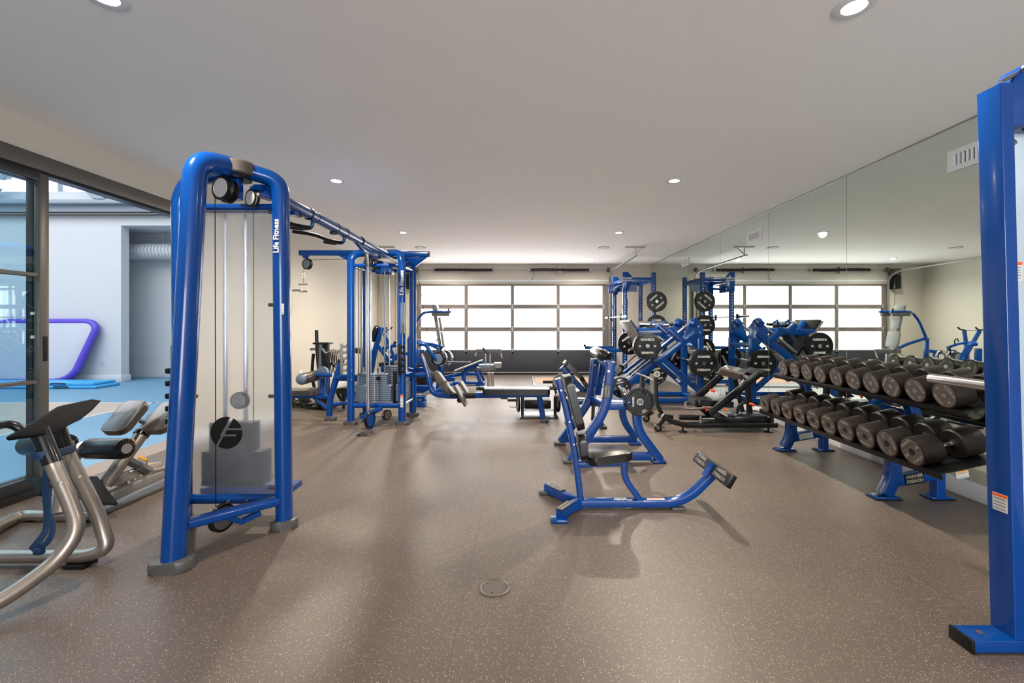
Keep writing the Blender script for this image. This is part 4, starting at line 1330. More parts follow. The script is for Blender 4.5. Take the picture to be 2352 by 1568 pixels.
for px, yy, ay in ((1511, 981, 5.66), (1484, 962, 6.22)):
    p = at(px, yy, ay); p.z = .05
    w_ = MB().lathe([(0, -.02), (.035, -.02), (.05, -.014), (.05, .014), (.035, .02), (0, .02)], p, (0, 1, 0), 28).build('wheel', BLK, HM)
    MB().lathe([(0, -.022), (.022, -.022), (.022, -.018), (0, -.018)], p, (0, 1, 0), 16).build('hub', GREY, w_)
    MB().rect([p + V((0, .03, .0)), p + V((.09, .03, .10))], .012, .05, (0, 1, 0)).build('wheel_bracket', BLK, HM)
MB().rect([at(1516, 954, a + .1), at(1516, 954, b_)], .05, .05, (1, 0, 0)).build('cross_tube', BLK, HM)
for px, yy in ((1568, 988), (1765, 986)):
    p = flr(px, yy); p.y = a + .02; p.x = (px - CX) * p.y / F
    MB().lathe([(0, 0), (.055, 0), (.055, .012), (.012, .02), (.012, .06), (0, .06)], p, (0, 0, 1), 24).build('leveling_foot', BLK, HM)
MB().box(at(1695, 958, c_), (.72, .42, .12), bev=.012).build('carriage_body', BLK, HM)
MB().prism([at(1628, 948, a), at(1645, 948, a), at(1690, 978, a), at(1645, 972, a)], (0, 1, 0), .03, .003).build('gusset', BLK, HM)
for (p, q_, yy) in (((1630, 950), (1745, 856), a), ((1592, 920), (1657, 862), b_ + .1)):
    MB().rect([at(*p, yy), at(*q_, yy)], .03, .085, (0, 1, 0)).build('side_rail', BLK, HM)
MB().tube([at(1632, 936, a + .05), at(1578, 940, a + .1), at(1573, 925, b_), at(1600, 918, b_)], .016, .06).build('end_handle', BRONZ, HM)
MB().box(at(1600, 922, c_ + .1), (.12, .16, .10), bev=.02).build('hinge_block', BLK, HM)
MB().rect([at(1592, 922, c_), at(1630, 955, c_)], .08, .05, (0, 1, 0)).build('seat_link', BLK, HM)
MB().rect([at(1560, 958, c_ + .1), at(1640, 960, c_ + .1)], .06, .06, (0, 1, 0)).build('centre_rail', BLK, HM)
sdir = at(1665, 925, c_) - at(1592, 920, c_)
MB().pad(at(1632, 922, c_), sdir, (0, 1, 0), .50, .32, .075, rnd=.05, bev=.02).build('seat_pad', PAD, HM)
pts = [at(1650, 852, a + .08), at(1693, 864, a), at(1724, 846, b_ + .05), at(1672, 836, b_ + .2)]
cen = sum(pts, V((0, 0, 0))) / 4
xx = ((pts[1] - pts[0]) + (pts[2] - pts[3])).normalized(); yy_ = ((pts[3] - pts[0]) + (pts[2] - pts[1])).normalized()
MB().pad(cen + V((0, 0, -.03)), xx, yy_, .29, .46, .07, rnd=.035, bev=.015).build('back_pad', PADB, HM)
MB().rect([at(1715, 868, c_ + .05), at(1722, 950, c_ + .05)], .05, .06, (0, 1, 0)).build('support_post', BLK, HM)
MB().rect([at(1724, 860, c_), at(1742, 850, c_)], .38, .05, (0, 1, 0)).build('head_frame', BLK, HM)
MB().rect([at(1688, 870, c_), at(1705, 945, c_)], .04, .05, (0, 1, 0)).build('support_post', BLK, HM)
MB().sweep(fillet([at(1692, 950, a + .1), at(1697, 930, a + .1), at(1712, 924, a + .1)], .05), rrect(.03, .03, .004), (0, 1, 0)).build('lock_arm', BLK, HM)
MB().tube([at(1650, 944, a - .02), at(1672, 956, a - .06)], .016).build('foot_peg', STL, HM)
MB().tube([at(1762, 958, a), at(1770, 958, a)], .01).build('pin', STL, HM)
MB().rect([at(1770, 953, a), at(1770, 972, a)], .02, .03, (0, 1, 0)).build('end_stop', BLK, HM)
for p, q_, yy, m in (((1631, 895), (1642, 899), b_ - .15, ORG), ((1722, 926), (1733, 931), a, ORG), ((1663, 941), (1671, 942), a, ORG), ((1674, 908), (1676, 914), a + .1, ORG)):
    MB().cyl(at(*p, yy), at(*q_, yy), .016, 14, .003).build('pull_pin', m, HM)
MB().cyl(at(1621, 934, a), at(1622, 944, a), .012, 12).build('pull_pin', RED, HM)
MB().rect([at(1578, 950, a), at(1600, 950, a)], .03, .012, (0, 1, 0)).build('slide_plate', STL, HM)
MB().rect([at(1612, 961, a), at(1640, 961, a)], .03, .018, (0, 1, 0)).build('slide_tube', STL, HM)
MB().rect([at(1609, 955, a), at(1609, 975, a)], .02, .02, (0, 1, 0)).build('slide_stop', STL, HM)

# ================================================================ plate-loaded leg press
LP = thing('leg_press', 'large blue plate-loaded leg press with inclined rails beside the mirror', 'leg press', (2.6, 8.0, 0))
n_, f_ = 7.66, 8.40
XU = 3.08
for yy in (n_, f_):
    MB().sweep([(1.62, yy, .16), (3.0, yy, 1.22)], rrect(.07, .12, .01), (0, 1, 0)).build('rail_beam', BLUE, LP)
    MB().rect([(XU, yy, .03), (XU, yy, 1.12)], .07, .11, (0, 1, 0)).build('upright', BLUE, LP)
    MB().prism([V((a_, yy - .001, z_)) for a_, z_ in ((2.93, 1.47), (3.06, 1.42), (3.14, 1.32), (3.13, .95), (3.0, .95), (2.9, 1.1), (2.74, 1.0), (2.80, 1.15))], (0, 1, 0), .03, .003).build('gusset', BLUE, LP)
    bolts([(3.05, yy - .015, 1.33), (3.08, yy - .015, 1.23), (3.08, yy - .015, 1.1), (2.93, yy - .015, 1.18), (3.0, yy - .015, 1.38)], (0, -1, 0), .012, .01, LP)
    MB().prism([V((2.88, yy, 1.38)), V((2.98, yy, 1.48)), V((3.06, yy, 1.42)), V((2.97, yy, 1.32))], (0, 1, 0), .12, .006).build('rail_head', BLUE, LP)
    MB().tube([(1.56, yy + .04, .27), (2.93, yy + .04, 1.40)], .02, n=16).build('guide_rod', CHR, LP)
    MB().rect([(1.75, yy, .05), (XU + .1, yy, .05)], .07, .08, (0, 1, 0)).build('base_beam', BLUE, LP)
    MB().rect([(2.45, yy, .76), (XU - .02, yy, .22)], .06, .085, (0, 1, 0)).build('brace', BLUE, LP)
    label((XU - .12, yy - .031, .31), (0, -1, 0), (-.7, 0, .7), .045, .09, LP)
MB().rect([(2.35, n_ + .12, .77), (1.7, n_ + .12, .26)], .05, .05, (0, 1, 0)).build('inner_rail', BLUE, LP)
for k in range(4):
    MB().tube([(1.72 + k * .075, n_ + .06 + .03 * k, .30 - k * .03), (2.12 + k * .06, n_ + .06 + .03 * k, .66 - k * .06)], .012).build('stop_rod', CHR, LP)
for x in (1.72, XU):
    MB().rect([(x, n_ - .03, .04), (x, f_ + .06, .04)], .09, .07, (0, 0, 1)).build('cross_beam', BLUE, LP)
    for yy in (n_ - .05, f_ + .05):
        MB().box((x, yy, .008), (.15, .12, .016)).build('foot_plate', BLK, LP)
MB().rect([(XU, n_, 1.0), (XU, f_, 1.0)], .08, .08, (0, 0, 1)).build('cross_beam', BLUE, LP)
MB().rect([(XU - .12, n_ + .1, .88), (XU, n_ + .1, .90)], .25, .04, (0, 1, 0)).build('bumper_bracket', GPAINT, LP)
# carriage
MB().rect([(2.02, n_, 1.22), (2.62, n_, 1.25)], .07, .11, (0, 1, 0)).build('carriage_arm', BLUE, LP)
MB().rect([(2.02, f_, 1.22), (2.62, f_, 1.25)], .07, .11, (0, 1, 0)).build('carriage_arm', BLUE, LP)
MB().rect([(2.55, n_, 1.28), (2.80, n_, 1.06)], .07, .10, (0, 1, 0)).build('carriage_side', BLUE, LP)
MB().rect([(2.55, f_, 1.28), (2.80, f_, 1.06)], .07, .10, (0, 1, 0)).build('carriage_side', BLUE, LP)
MB().rect([(2.35, n_, 1.35), (2.5, n_, 1.22)], .10, .08, (0, 1, 0)).build('carriage_side', BLUE, LP)
fp = MB().rect([(1.86, 8.02, 1.42), (2.27, 8.02, .80)], .74, .03, (0, 1, 0)).build('footplate', GPAINT, LP)
MB().rect([(1.89, 8.02, 1.44), (2.30, 8.02, .82)], .70, .03, (0, 1, 0)).build('footplate_back', BLK, fp)
MB().rect([(1.95, 8.02, 1.40), (2.12, 8.02, 1.18)], .12, .1, (0, 1, 0)).build('footplate_arm', BLUE, LP)
MB().tube([(2.13, 8.0, 1.37), (2.62, 7.9, 1.36)], .055, n=22).build('chrome_roller', CHR, LP)
for x in (2.34, 2.54):
    MB().rect([(x - .06, 7.86, 1.33), (x, 7.86, 1.44), (x + .05, 7.86, 1.40)], .02, .03, (0, 1, 0)).build('roller_bracket', BLUE, LP)
MB().tube([(2.10, n_ - .28, 1.005), (2.10, f_ + .2, 1.005)], .025).build('weight_horn', CHR, LP)
MB().tube([(3.04, n_ - .28, .715), (3.04, f_ + .18, .715)], .025).build('weight_horn', CHR, LP)
MB().sweep([(1.55, 8.03, .30), (1.95, 8.03, .42)], rrect(.45, .08, .02), (0, 1, 0)).build('seat_pad', PAD, LP)
MB().tube([(2.22, n_ - .05, .78), (2.26, n_ - .1, .70), (2.5, n_ - .1, .55), (2.62, n_ - .1, .46)], .012, .05).build('safety_handle', BLK, LP)
MB().cyl((2.63, 7.9, 1.36), (2.70, 7.88, 1.37), .025).build('roller_end', BLK, LP)
G2 = 'large plates loaded on the leg press'
for k, (x, yy, z, lb, num, rot) in enumerate((
    (2.10, 7.40, 1.005, 'black 45 plate upside down on the upper horn of the leg press, outer one', 45, PI),
    (2.10, 7.455, 1.005, 'black plate directly behind the outer upside-down 45 plate on the leg press', 45, PI),
    (3.04, 7.40, .715, 'black 45 plate reading upright on the low right horn of the leg press, outer one', 45, 0),
    (3.04, 7.455, .715, 'black plate directly behind the outer low right 45 plate on the leg press', 45, 0),
    (2.10, 8.60, 1.005, 'black plate on the far upper side of the leg press, half behind its footplate', 45, .6),
    (3.04, 8.58, .715, 'black plate on the far low side of the leg press, seen between its uprights', 45, 1.1))):
    grip_plate((x, yy, z), (0, -1, 0), .228, .05, lb, num, rot, G2, holes=0)

# ================================================================ power rack by the back wall
PR = thing('power_rack', 'blue power rack with drilled uprights by the garage door and mirror', 'rack', (2.65, 10.5, 0))
xl, xr, ya, yb_ = 2.33, 2.98, 10.0, 11.1
for x in (xl, xr):
    for yy in (ya, yb_):
        b = MB().rect([(x, yy, .02), (x, yy, 2.53 if x == xr or 1 else 2.5)], .085, .09, (0, 1, 0)).build('upright', BLUE, PR)
        hb = MB()
        for k in range(30):
            z = .35 + k * .065
            hb.cyl((x, yy - .0425, z), (x, yy - .045, z), .012, 8)
        hb.build('hole_row', WHT, b)
        MB().box((x, yy, .01), (.2, .16, .02)).build('foot_plate', BLUE, PR)
for yy in (ya, yb_):
    MB().rect([(xl, yy, 2.37), (xr, yy, 2.37)], .07, .09, (0, 1, 0)).build('top_beam', BLUE, PR)
    MB().prism([V((a_, yy - .05, z_)) for a_, z_ in ((xl - .05, 2.54), (xl + .06, 2.54), (xl + .15, 2.44), (xl + .15, 2.3), (xl + .06, 2.1), (xl - .05, 2.1))], (0, 1, 0), .012, .002).build('gusset', BLUE, PR)
    MB().rect([(xl, yy, .08), (xr, yy, .08)], .07, .09, (0, 1, 0)).build('base_beam', BLUE, PR)
    MB().rect([(xl - .74, yy, .78), (xl - .02, yy, .78)], .05, .08, (0, 1, 0)).build('spotter_arm', BLUE, PR)
    MB().tube([(xl - .74, yy, .80), (xl - .74, yy, .86)], .03).build('arm_stop', BLK, PR)
    MB().rect([(xl - .04, yy - .06, 1.47), (xl - .1, yy - .06, 1.47), (xl - .1, yy - .06, 1.6)], .02, .05, (0, 1, 0)).build('bar_hook', BLK, PR)
for x in (xl, xr):
    MB().rect([(x, ya, 2.37), (x, yb_, 2.37)], .07, .09, (1, 0, 0)).build('cross_beam', BLUE, PR)
MB().rect([(xr, ya, .08), (xr, yb_, .08)], .07, .09, (1, 0, 0)).build('cross_beam', BLUE, PR)
MB().tube([(xl, ya + .05, 2.25), (xl - .13, ya + .2, 2.22), (xl - .13, yb_ - .2, 2.22), (xl, yb_ - .05, 2.25)], .03, .1).build('pull_up_bar', BLUE, PR)
for k in range(3):
    MB().box((xl - .1 - .02 * k, ya + .35 + .2 * k, 2.22), (.16, .03, .2), bev=.01).build('grip_bracket', BLUE, PR)
MB().box((xr - .32, yb_ - .08, 2.26), (.42, .02, .18)).build('placard', WEIGHT, PR)
text([('HAMMER', .05, (xl + .05, ya - .058, 2.395), (0, -1, 0), (0, 0, 1), .04), ('STRENGTH', .045, (xl + .05, ya - .058, 2.345), (0, -1, 0), (0, 0, 1), .04)], 'lettering', WHT, PR)
MB().rect([(xr - .38, yb_ - .05, .1), (xr - .38, yb_ - .05, 1.95)], .08, .07, (0, 1, 0)).build('bar_storage_tube', BLUE, PR)
MB().rect([(xr - .38, yb_ - .06, 1.78), (xr - .38, yb_ - .06, 2.0)], .085, .075, (0, 1, 0)).build('tube_cap', BLK, PR)
for z in (1.87, 1.345, .82, .265):
    MB().tube([(xr + .02, ya - .18, z), (xr + .02, ya - .02, z)], .024).build('storage_horn', CHR, PR)
t = thing('barbell', 'chrome barbell racked across the uprights of the power rack', 'barbell', (2.22, 10.55, 1.535))
MB().tube([(2.22, 9.86, 1.535), (2.22, 11.24, 1.535)], .014, n=12).build('shaft', STL, t)
for s in (-1, 1):
    MB().cyl((2.22, 10.55 + s * .69, 1.535), (2.22, 10.55 + s * 1.08, 1.535), .025, 20).build('sleeve', CHR, t)
    MB().cyl((2.22, 10.55 + s * .66, 1.535), (2.22, 10.55 + s * .69, 1.535), .035, 20).build('collar', BLK, t)
for z, rot, wh, nm in ((1.87, .7, False, 'topmost'), (1.345, 0, False, 'second from the top'), (.82, 1.0, True, 'third from the top'), (.265, .2, True, 'lowest')):
    grip_plate((3.0, 9.84, z), (0, -1, 0), .228, .06, 'black bumper plate stored on the side of the power rack, ' + nm, 45, rot, 'bumper plates stored on the power rack', holes=0, white=wh)
# lifting platform
t = thing('lifting_platform', 'low grey lifting platform with a wooden centre in front of the garage door', 'platform', (1.3, 10.5, 0))
MB().box((1.24, 10.55, .012), (1.92, 1.9, .024), bev=.003).build('rubber_deck', PLTF, t)
MB().box((1.24, 10.65, .026), (1.80, 1.0, .006)).build('wood_inlay', WOOD, t)
MB().box((.29, 10.55, .016), (.03, 1.9, .032)).build('edge_angle', GALV, t)
# ================================================================ benches in the middle distance
WB = thing('wheeled_bench', 'low black-framed machine with thin wheels behind the row bench', 'machine', (.2, 6.8, 0))
y = 6.75
for px in (1200, 1275):
    MB().rect([at(px, 910, y), at(px, 950, y)], .035, .045, (0, 1, 0)).build('upright', BLK, WB)
for px in (1190, 1281):
    w_ = at(px, 926, y - .05)
    MB().lathe([(.10, -.012), (.125, -.014), (.135, 0), (.125, .014), (.10, .012), (.10, -.012)], w_, (1, .18, 0), 32).build('wheel', BLK, WB)
    MB().lathe([(0, -.01), (.10, -.006), (.10, .006), (0, .01)], w_, (1, .18, 0), 24).build('wheel_disc', GREY, WB)
for z in (940, 950):
    MB().rect([at(1202, z, y), at(1273, z, y)], .02, .02, (0, 1, 0)).build('cross_tube', STL, WB)
MB().box(at(1234, 925, y), (.40, .30, .13), bev=.02).build('weight_tray', BLK, WB)
MB().rect([at(1206, 914, y - .16), at(1262, 914, y - .16)], .01, .012, (0, 1, 0)).build('tray_edge', CHR, WB)
for a, b_ in ((1166, 1187), (1284, 1345)):
    MB().cyl(at(a, 919, y), at(b_, 919, y), .02, 16).build('handle', BLK, WB)
MB().tube([at(1170, 934, y), at(1200, 936, y)], .008).build('pin', STL, WB)
MB().cyl(at(1247, 877, 7.2), at(1272, 877, 7.2), .024, 16).build('handle', BLK, WB)
MB().rect([at(1270, 877, 7.2), at(1278, 905, 7.0)], .04, .04, (0, 1, 0)).build('handle_post', BLK, WB)
MB().rect([at(1278, 905, 7.0), at(1275, 912, 6.8)], .04, .04, (1, 0, 0)).build('handle_post', BLK, WB)
MB().box(flr(1237, 955) + V((0, 0, .01)), (.56, .4, .018)).build('base_plate', BLK, WB)

IB = thing('incline_bench', 'blue incline bench with dark slanted pads behind the legs of the blue leg machine', 'bench', (.8, 6.0, 0))
y = 6.0
MB().sweep([at(1290, 842, y), at(1352, 910, y), at(1372, 922, y)], rrect(.07, .07, .01), (0, 1, 0)).build('spine', BLUE, IB)
d = at(1338, 872, y) - at(1297, 832, y)
MB().pad(at(1317, 850, y), d, (0, 1, 0), d.length, .27, .055, rnd=.05, bev=.018).build('back_pad', PAD, IB)
d = at(1352, 898, y) - at(1337, 874, y)
MB().pad(at(1345, 884, y), d, (0, 1, 0), .19, .27, .055, rnd=.04, bev=.018).build('lower_pad', PAD, IB)
MB().pad(at(1330, 903, y - .05), (1, 0, -.06), (0, 1, 0), .42, .28, .06, rnd=.05, bev=.018).build('seat_pad', PADB, IB)
MB().rect([at(1300, 922, y), at(1390, 922, y)], .07, .07, (0, 1, 0)).build('seat_rail', BLUE, IB)
for px in (1308, 1380):
    MB().rect([at(px, 925, y), V(((px - CX) * y / F, y, .03))], .06, .06, (0, 1, 0)).build('leg', BLUE, IB)
    MB().box(((px - CX) * y / F, y, .015), (.09, .42, .03), bev=.005).build('foot', BLK, IB)
grip_plate(at(1288, 876, 6.5), (-.25, -1, 0), .115, .03, 'thin pale-edged plate at the left end of the incline bench', None, .3, None, False, GPAINT, 0)
MB().tube([at(1288, 876, 6.5), at(1312, 880, 6.05)], .014).build('plate_horn', CHR, IB)

# ---------------------------------------------------------------- preacher stool
y = 9.4
PS = thing('preacher_stool', 'grey pedestal stool machine with padded arm rest in front of the garage door', 'machine', flr(1125, 892))
MB().tube([at(1123, 855, y), V(((1123 - CX) * y / F, y, .03))], .035, n=16).build('pedestal', CHR, PS)
MB().tube([at(1131, 855, y + .1), V(((1131 - CX) * y / F, y + .1, .03))], .03, n=16).build('pedestal', STL, PS)
MB().box(V(((1128 - CX) * y / F, y, .02)), (.5, .4, .035), bev=.01).build('base_plate', STL, PS)
MB().pad(at(1117, 846, y), (1, 0, 0), (0, 1, 0), .40, .36, .07, rnd=.12, bev=.02).build('seat_pad', GREY, PS)
MB().pad(at(1119, 839, y + .05), (1, 0, 0), (0, 1, 0), .36, .34, .05, rnd=.12, bev=.015).build('seat_cushion', WEIGHT, PS)
MB().pad(at(1143, 838, y + .1), (1, 0, 0), (0, 1, 0), .16, .3, .1, rnd=.04, bev=.02).build('side_pad', GPAINT, PS)
for px in (1116, 1126):
    MB().tube([at(px, 836, y), at(px - 1, 813, y)], .02).build('arm_post', STL, PS)
MB().tube([at(1123, 814, y), at(1109, 799, y - .1)], .022).build('lever', GREY, PS)
MB().rect([at(1093, 806, y), at(1151, 806, y)], .05, .08, (0, 1, 0)).build('arm_pad', GREY, PS)
MB().tube([at(1092, 818, y - .1), at(1094, 809, y), at(1150, 809, y), at(1153, 823, y - .1)], .014, .05).build('arm_bar', GPAINT, PS)

# ---------------------------------------------------------------- blue lever bench
y = 10.0
LB = thing('lever_bench', 'low blue bench machine with a slanted pale board left of the grey stool', 'machine', flr(1070, 880))
MB().rect([at(1045, 851, y), at(1108, 827, y)], .3, .03, (0, 1, 0)).build('board', GPAINT, LB)
MB().rect([at(1066, 850, y), at(1110, 831, y)], .12, .10, (0, 1, 0)).build('board_beam', BLUE, LB)
MB().rect([at(1022, 866, y), at(1062, 858, y), at(1100, 858, y)], .08, .07, (0, 1, 0), .1).build('main_beam', BLUE, LB)
MB().rect([at(1040, 879, y), at(1110, 879, y)], .1, .06, (0, 1, 0)).build('base_beam', BLUE, LB)
MB().rect([at(1064, 851, y), at(1066, 876, y)], .08, .09, (0, 1, 0)).build('post', BLUE, LB)
MB().rect([at(1093, 848, y), at(1104, 880, y)], .08, .08, (0, 1, 0)).build('post', BLUE, LB)
MB().rect([at(1102, 850, y + .3), at(1112, 874, y + .3)], .06, .05, (0, 1, 0)).build('rear_leg', BLUE, LB)
MB().box(at(1104, 882, y) + V((0, 0, .0)), (.2, .3, .03)).build('foot_plate', BLUE, LB)
MB().box((at(1042, 882, y).x, y, .015), (.2, .3, .03)).build('foot_plate', BLUE, LB)

# ---------------------------------------------------------------- dip / knee raise machine
y = 10.7
DM = thing('dip_machine', 'tall padded knee-raise and dip machine at the left of the garage door', 'machine', flr(1010, 880))
px_ = lambda x: at(x, 0, y).x
MB().rect([at(996, 700, y), at(1012, 800, y), at(1016, 840, y)], .08, .07, (0, 1, 0), .2).build('back_column', GPAINT, DM)  # blue column coloured grey to carry the window glare
for (a, b_, c, d_, w_) in ((999, 699, 1002, 716, .28), (1007, 728, 1013, 757, .24), (1013, 761, 1019, 797, .34)):
    v = at(c, d_, y - .04) - at(a, b_, y - .04)
    MB().pad((at(a, b_, y - .04) + at(c, d_, y - .04)) / 2 + V((.03, 0, 0)), v, (0, 1, 0), v.length, w_, .05, rnd=.05, bev=.015).build('back_pad', GPAINT, DM)  # black pads given a grey that holds the glare on their faces
MB().tube([at(1036, 716, y - .2), at(990, 716, y - .2), at(972, 718, y), at(958, 735, y), at(940, 776, y)], .03, .15).build('arm_tube', BLUE, DM)
MB().tube([at(1036, 716, y + .2), at(990, 716, y + .2), at(972, 718, y)], .03, .15).build('arm_tube', BLUE, DM)
for yy in (-.2, .2):
    MB().pad(at(1012, 722, y + yy), (1, 0, 0), (0, 1, 0), .42, .12, .08, rnd=.04, bev=.015).build('arm_pad', GREY, DM)
    MB().cyl(at(1030, 716, y + yy), at(1030, 709, y + yy), .02, 12).build('grip', BLK, DM)
MB().rect([at(1016, 838, y), V((px_(1016), y, .05))], .10, .09, (0, 1, 0)).build('lower_column', BLUE, DM)
MB().rect([V((px_(965), y, .05)), V((px_(1045), y, .05))], .10, .08, (0, 1, 0)).build('base_beam', BLUE, DM)
MB().rect([V((px_(1016), y - .4, .05)), V((px_(1016), y + .4, .05))], .08, .08, (0, 0, 1)).build('base_beam', BLUE, DM)
MB().tube([at(940, 776, y), at(990, 792, y), at(1016, 806, y)], .035, .2).build('lever_beam', BLUE, DM)
MB().rect([at(940, 776, y), V((px_(940), y, .03))], .08, .08, (0, 1, 0)).build('rear_post', BLUE, DM)

# ---------------------------------------------------------------- cam leg machine with dark plates
y = 8.9
CL = thing('cam_machine', 'blue machine with a round grey cam pulley in front of the dip machine', 'machine', (-1.75, 9, 0))
pulley(at(1007, 824, y), (-.3, -1, 0), .135, CL, .06, WEIGHT)
MB().lathe([(.15, -.02), (.17, -.02), (.17, .02), (.15, .02), (.15, -.02)], at(1009, 822, y + .08), (-.3, -1, 0), 32).build('cam_ring', CHR, CL)
MB().lathe([(.12, -.02), (.16, -.02), (.16, .02), (.12, .02), (.12, -.02)], at(1024, 822, y + .2), (-.3, -1, 0), 32).build('cam_ring', CHR, CL)
MB().tube([at(962, 790, y), at(978, 790, y), at(990, 812, y), at(1003, 826, y)], .04, .2).build('arch_tube', BLUE, CL)
MB().tube([at(955, 786, y + .1), at(990, 788, y + .1), at(1018, 798, y + .1)], .025, .2).build('arch_tube', BLUE, CL)
MB().rect([at(957, 800, y), V((at(957, 0, y).x, y, .05))], .09, .09, (0, 1, 0)).build('upright', BLUE, CL)
MB().rect([at(1012, 826, y + .1), V((at(1005, 0, y).x, y + .1, .05))], .09, .09, (0, 1, 0)).build('upright', BLUE, CL)
MB().rect([V((at(950, 0, y).x, y, .045)), V((at(1030, 0, y).x, y, .045))], .10, .07, (0, 1, 0)).build('base_beam', BLUE, CL)
MB().rect([at(1012, 796, y + .15), at(1015, 815, y + .1)], .05, .05, (0, 1, 0)).build('spindle', BLK, CL)
MB().tube([at(1002, 784, y), at(1006, 776, y), at(1012, 782, y), at(1009, 795, y)], .01, .04).build('hook', BLK, CL)
MB().rect([at(1028, 831, y + .15), at(1082, 831, y + .15)], .02, .025, (0, 1, 0)).build('lever_bar', CHR, CL)
y = 8.0
for k, (px, py, r_) in enumerate(((968, 862, .2), (973, 866, .2), (979, 868, .17))):
    grip_plate(at(px, py, y + .12 * k), (-.5, -1, 0), r_, .05, ('black plate low behind the row bench arm, ' + ('nearest', 'middle', 'farthest')[k] + ' of three'), 45, .7 * k, 'plates behind the row bench arm')
FR = thing('floor_frame', 'low blue floor frame with a drilled grey strut beside the far cable tower', 'machine', (-1.7, 7.4, 0))
y = 7.4
MB().rect([at(950, 891, y + .3), at(985, 891, y + .3)], .1, .1, (0, 1, 0)).build('rear_beam', BLUE, FR)
MB().rect([at(950, 912, y), at(978, 912, y)], .14, .05, (0, 1, 0)).build('front_beam', BLUE, FR)
MB().rect([at(952, 898, y + .1), at(952, 912, y + .1)], .06, .06, (0, 1, 0)).build('post', BLUE, FR)
MB().box((at(962, 0, y).x, y, .05), (.24, .16, .1), bev=.006).build('foot', BLUE, FR)
st = MB().rect([at(971, 907, y - .05), at(1000, 892, y - .05)], .04, .05, (0, 1, 0)).build('drilled_strut', GALV, FR)
b = MB()
for k in range(4): b.cyl(at(974 + k * 7, 905.5 - k * 3.6, y - .07), at(974 + k * 7, 905.5 - k * 3.6, y - .073), .012, 8)
b.build('hole_row', BLK, st)
MB().rect([at(985, 891, y + .3), at(1000, 892, y)], .05, .05, (0, 0, 1)).build('link', BLUE, FR)
MB().tube([(at(968, 0, 8.0).x, 7.9, at(968, 862, 8.0).z), (at(979, 0, 8.2).x, 8.35, at(979, 868, 8.24).z)], .024).build('weight_horn', CHR, FR)
MB().rect([(at(975, 0, 8.2).x, 8.15, at(968, 862, 8.0).z), (at(975, 0, 8.2).x, 8.15, .02)], .06, .06, (0, 1, 0)).build('post', BLUE, FR)

# ---------------------------------------------------------------- chest machine seen through the cable tower
y = 8.3
HB = thing('seated_press', 'blue seated press machine with a black back pad, seen through the far cable tower', 'machine', (-2.7, 8.3, 0))
d = at(860, 782, y) - at(870, 750, y)
MB().pad(at(863, 766, y), d, (0, 1, 0), .30, .26, .07, rnd=.06, bev=.02).build('back_pad', PAD, HB)
MB().rect([at(878, 752, y), at(862, 800, y), at(852, 860, y)], .08, .08, (0, 1, 0), .1).build('back_post', BLUE, HB)
MB().rect([at(868, 792, y), at(900, 836, y)], .07, .07, (0, 1, 0)).build('brace', BLUE, HB)
MB().rect([at(916, 812, y), at(898, 838, y)], .07, .07, (0, 1, 0)).build('brace', BLUE, HB)
MB().rect([at(880, 845, y), at(912, 845, y)], .3, .12, (0, 1, 0)).build('seat_frame', BLUE, HB)
MB().pad(at(896, 836, y), (1, 0, 0), (0, 1, 0), .36, .3, .07, rnd=.05, bev=.02).build('seat_pad', PAD, HB)
MB().rect([at(889, 798, y), at(912, 792, y)], .06, .06, (0, 1, 0)).build('handle_arm', BLUE, HB)
MB().cyl(at(880, 800, y), at(890, 794, y), .03, 14, .005).build('grip', BLK, HB)
MB().cyl(at(906, 792, y), at(908, 784, y), .03, 14, .005).build('grip', BLK, HB)
MB().cyl(at(813, 804, y + .3), at(850, 808, y + .3), .055, 18, .01).build('roller_pad', PAD, HB)
MB().rect([at(852, 850, y), V((at(852, 0, y).x, y, .05))], .08, .08, (0, 1, 0)).build('leg', BLUE, HB)
MB().rect([at(902, 850, y), V((at(902, 0, y).x, y, .05))], .08, .08, (0, 1, 0)).build('leg', BLUE, HB)
MB().rect([V((at(790, 0, y).x, y, .08)), V((at(915, 0, y).x, y, .08))], .1, .08, (0, 1, 0)).build('base_beam', BLUE, HB)
MB().rect([at(848, 780, y), at(846, 850, y)], .12, .11, (0, 1, 0)).build('column', BLUE, HB)
MB().box((at(800, 0, y).x, y, .02), (.12, .5, .04)).build('foot', BLUE, HB)
MB().box((at(905, 0, y).x, y, .02), (.12, .5, .04)).build('foot', BLUE, HB)
MB().rect([at(846, 806, y + .28), at(848, 806, y)], .06, .06, (1, 0, 0)).build('roller_arm', BLUE, HB)

# blue station with V frame against the left wall, best seen in the mirror
y = 10.0
VM = thing('standing_press', 'blue machine with V-shaped handle frame by the left wall, seen in the mirror', 'machine', (-3.0, 10.0, 0))
for s in (-1, 1):
    MB().sweep(fillet([(-2.95, y, .05), (-2.95 - .14 * s, y + .1 * s, .6), (-3.08 - .03 * s, y + .2 * s, 1.22)], .2), circ(.04, 14), (0, 1, 0)).build('upright', BLUE, VM)
    MB().tube([(-3.22, y + .2 * s, 1.24), (-3.02, y + .2 * s, 1.24), (-2.96, y + .2 * s, 1.30)], .016, .05).build('handle', BLK, VM)
MB().tube([(-3.1, y - .2, 1.24), (-3.1, y + .2, 1.24)], .018).build('handle_bar', STL, VM)
MB().rect([(-3.2, y, .04), (-2.55, y, .04)], .09, .07, (0, 1, 0)).build('base_beam', BLUE, VM)
MB().sweep(fillet([(-2.95, y, .62), (-2.5, y + .05, .72), (-2.2, y + .1, .76)], .2), rrect(.07, .07, .01), (0, 1, 0)).build('lever_beam', BLUE, VM)
MB().rect([(-2.35, y + .08, .72), (-2.35, y + .08, .05)], .08, .08, (0, 1, 0)).build('post', BLUE, VM)
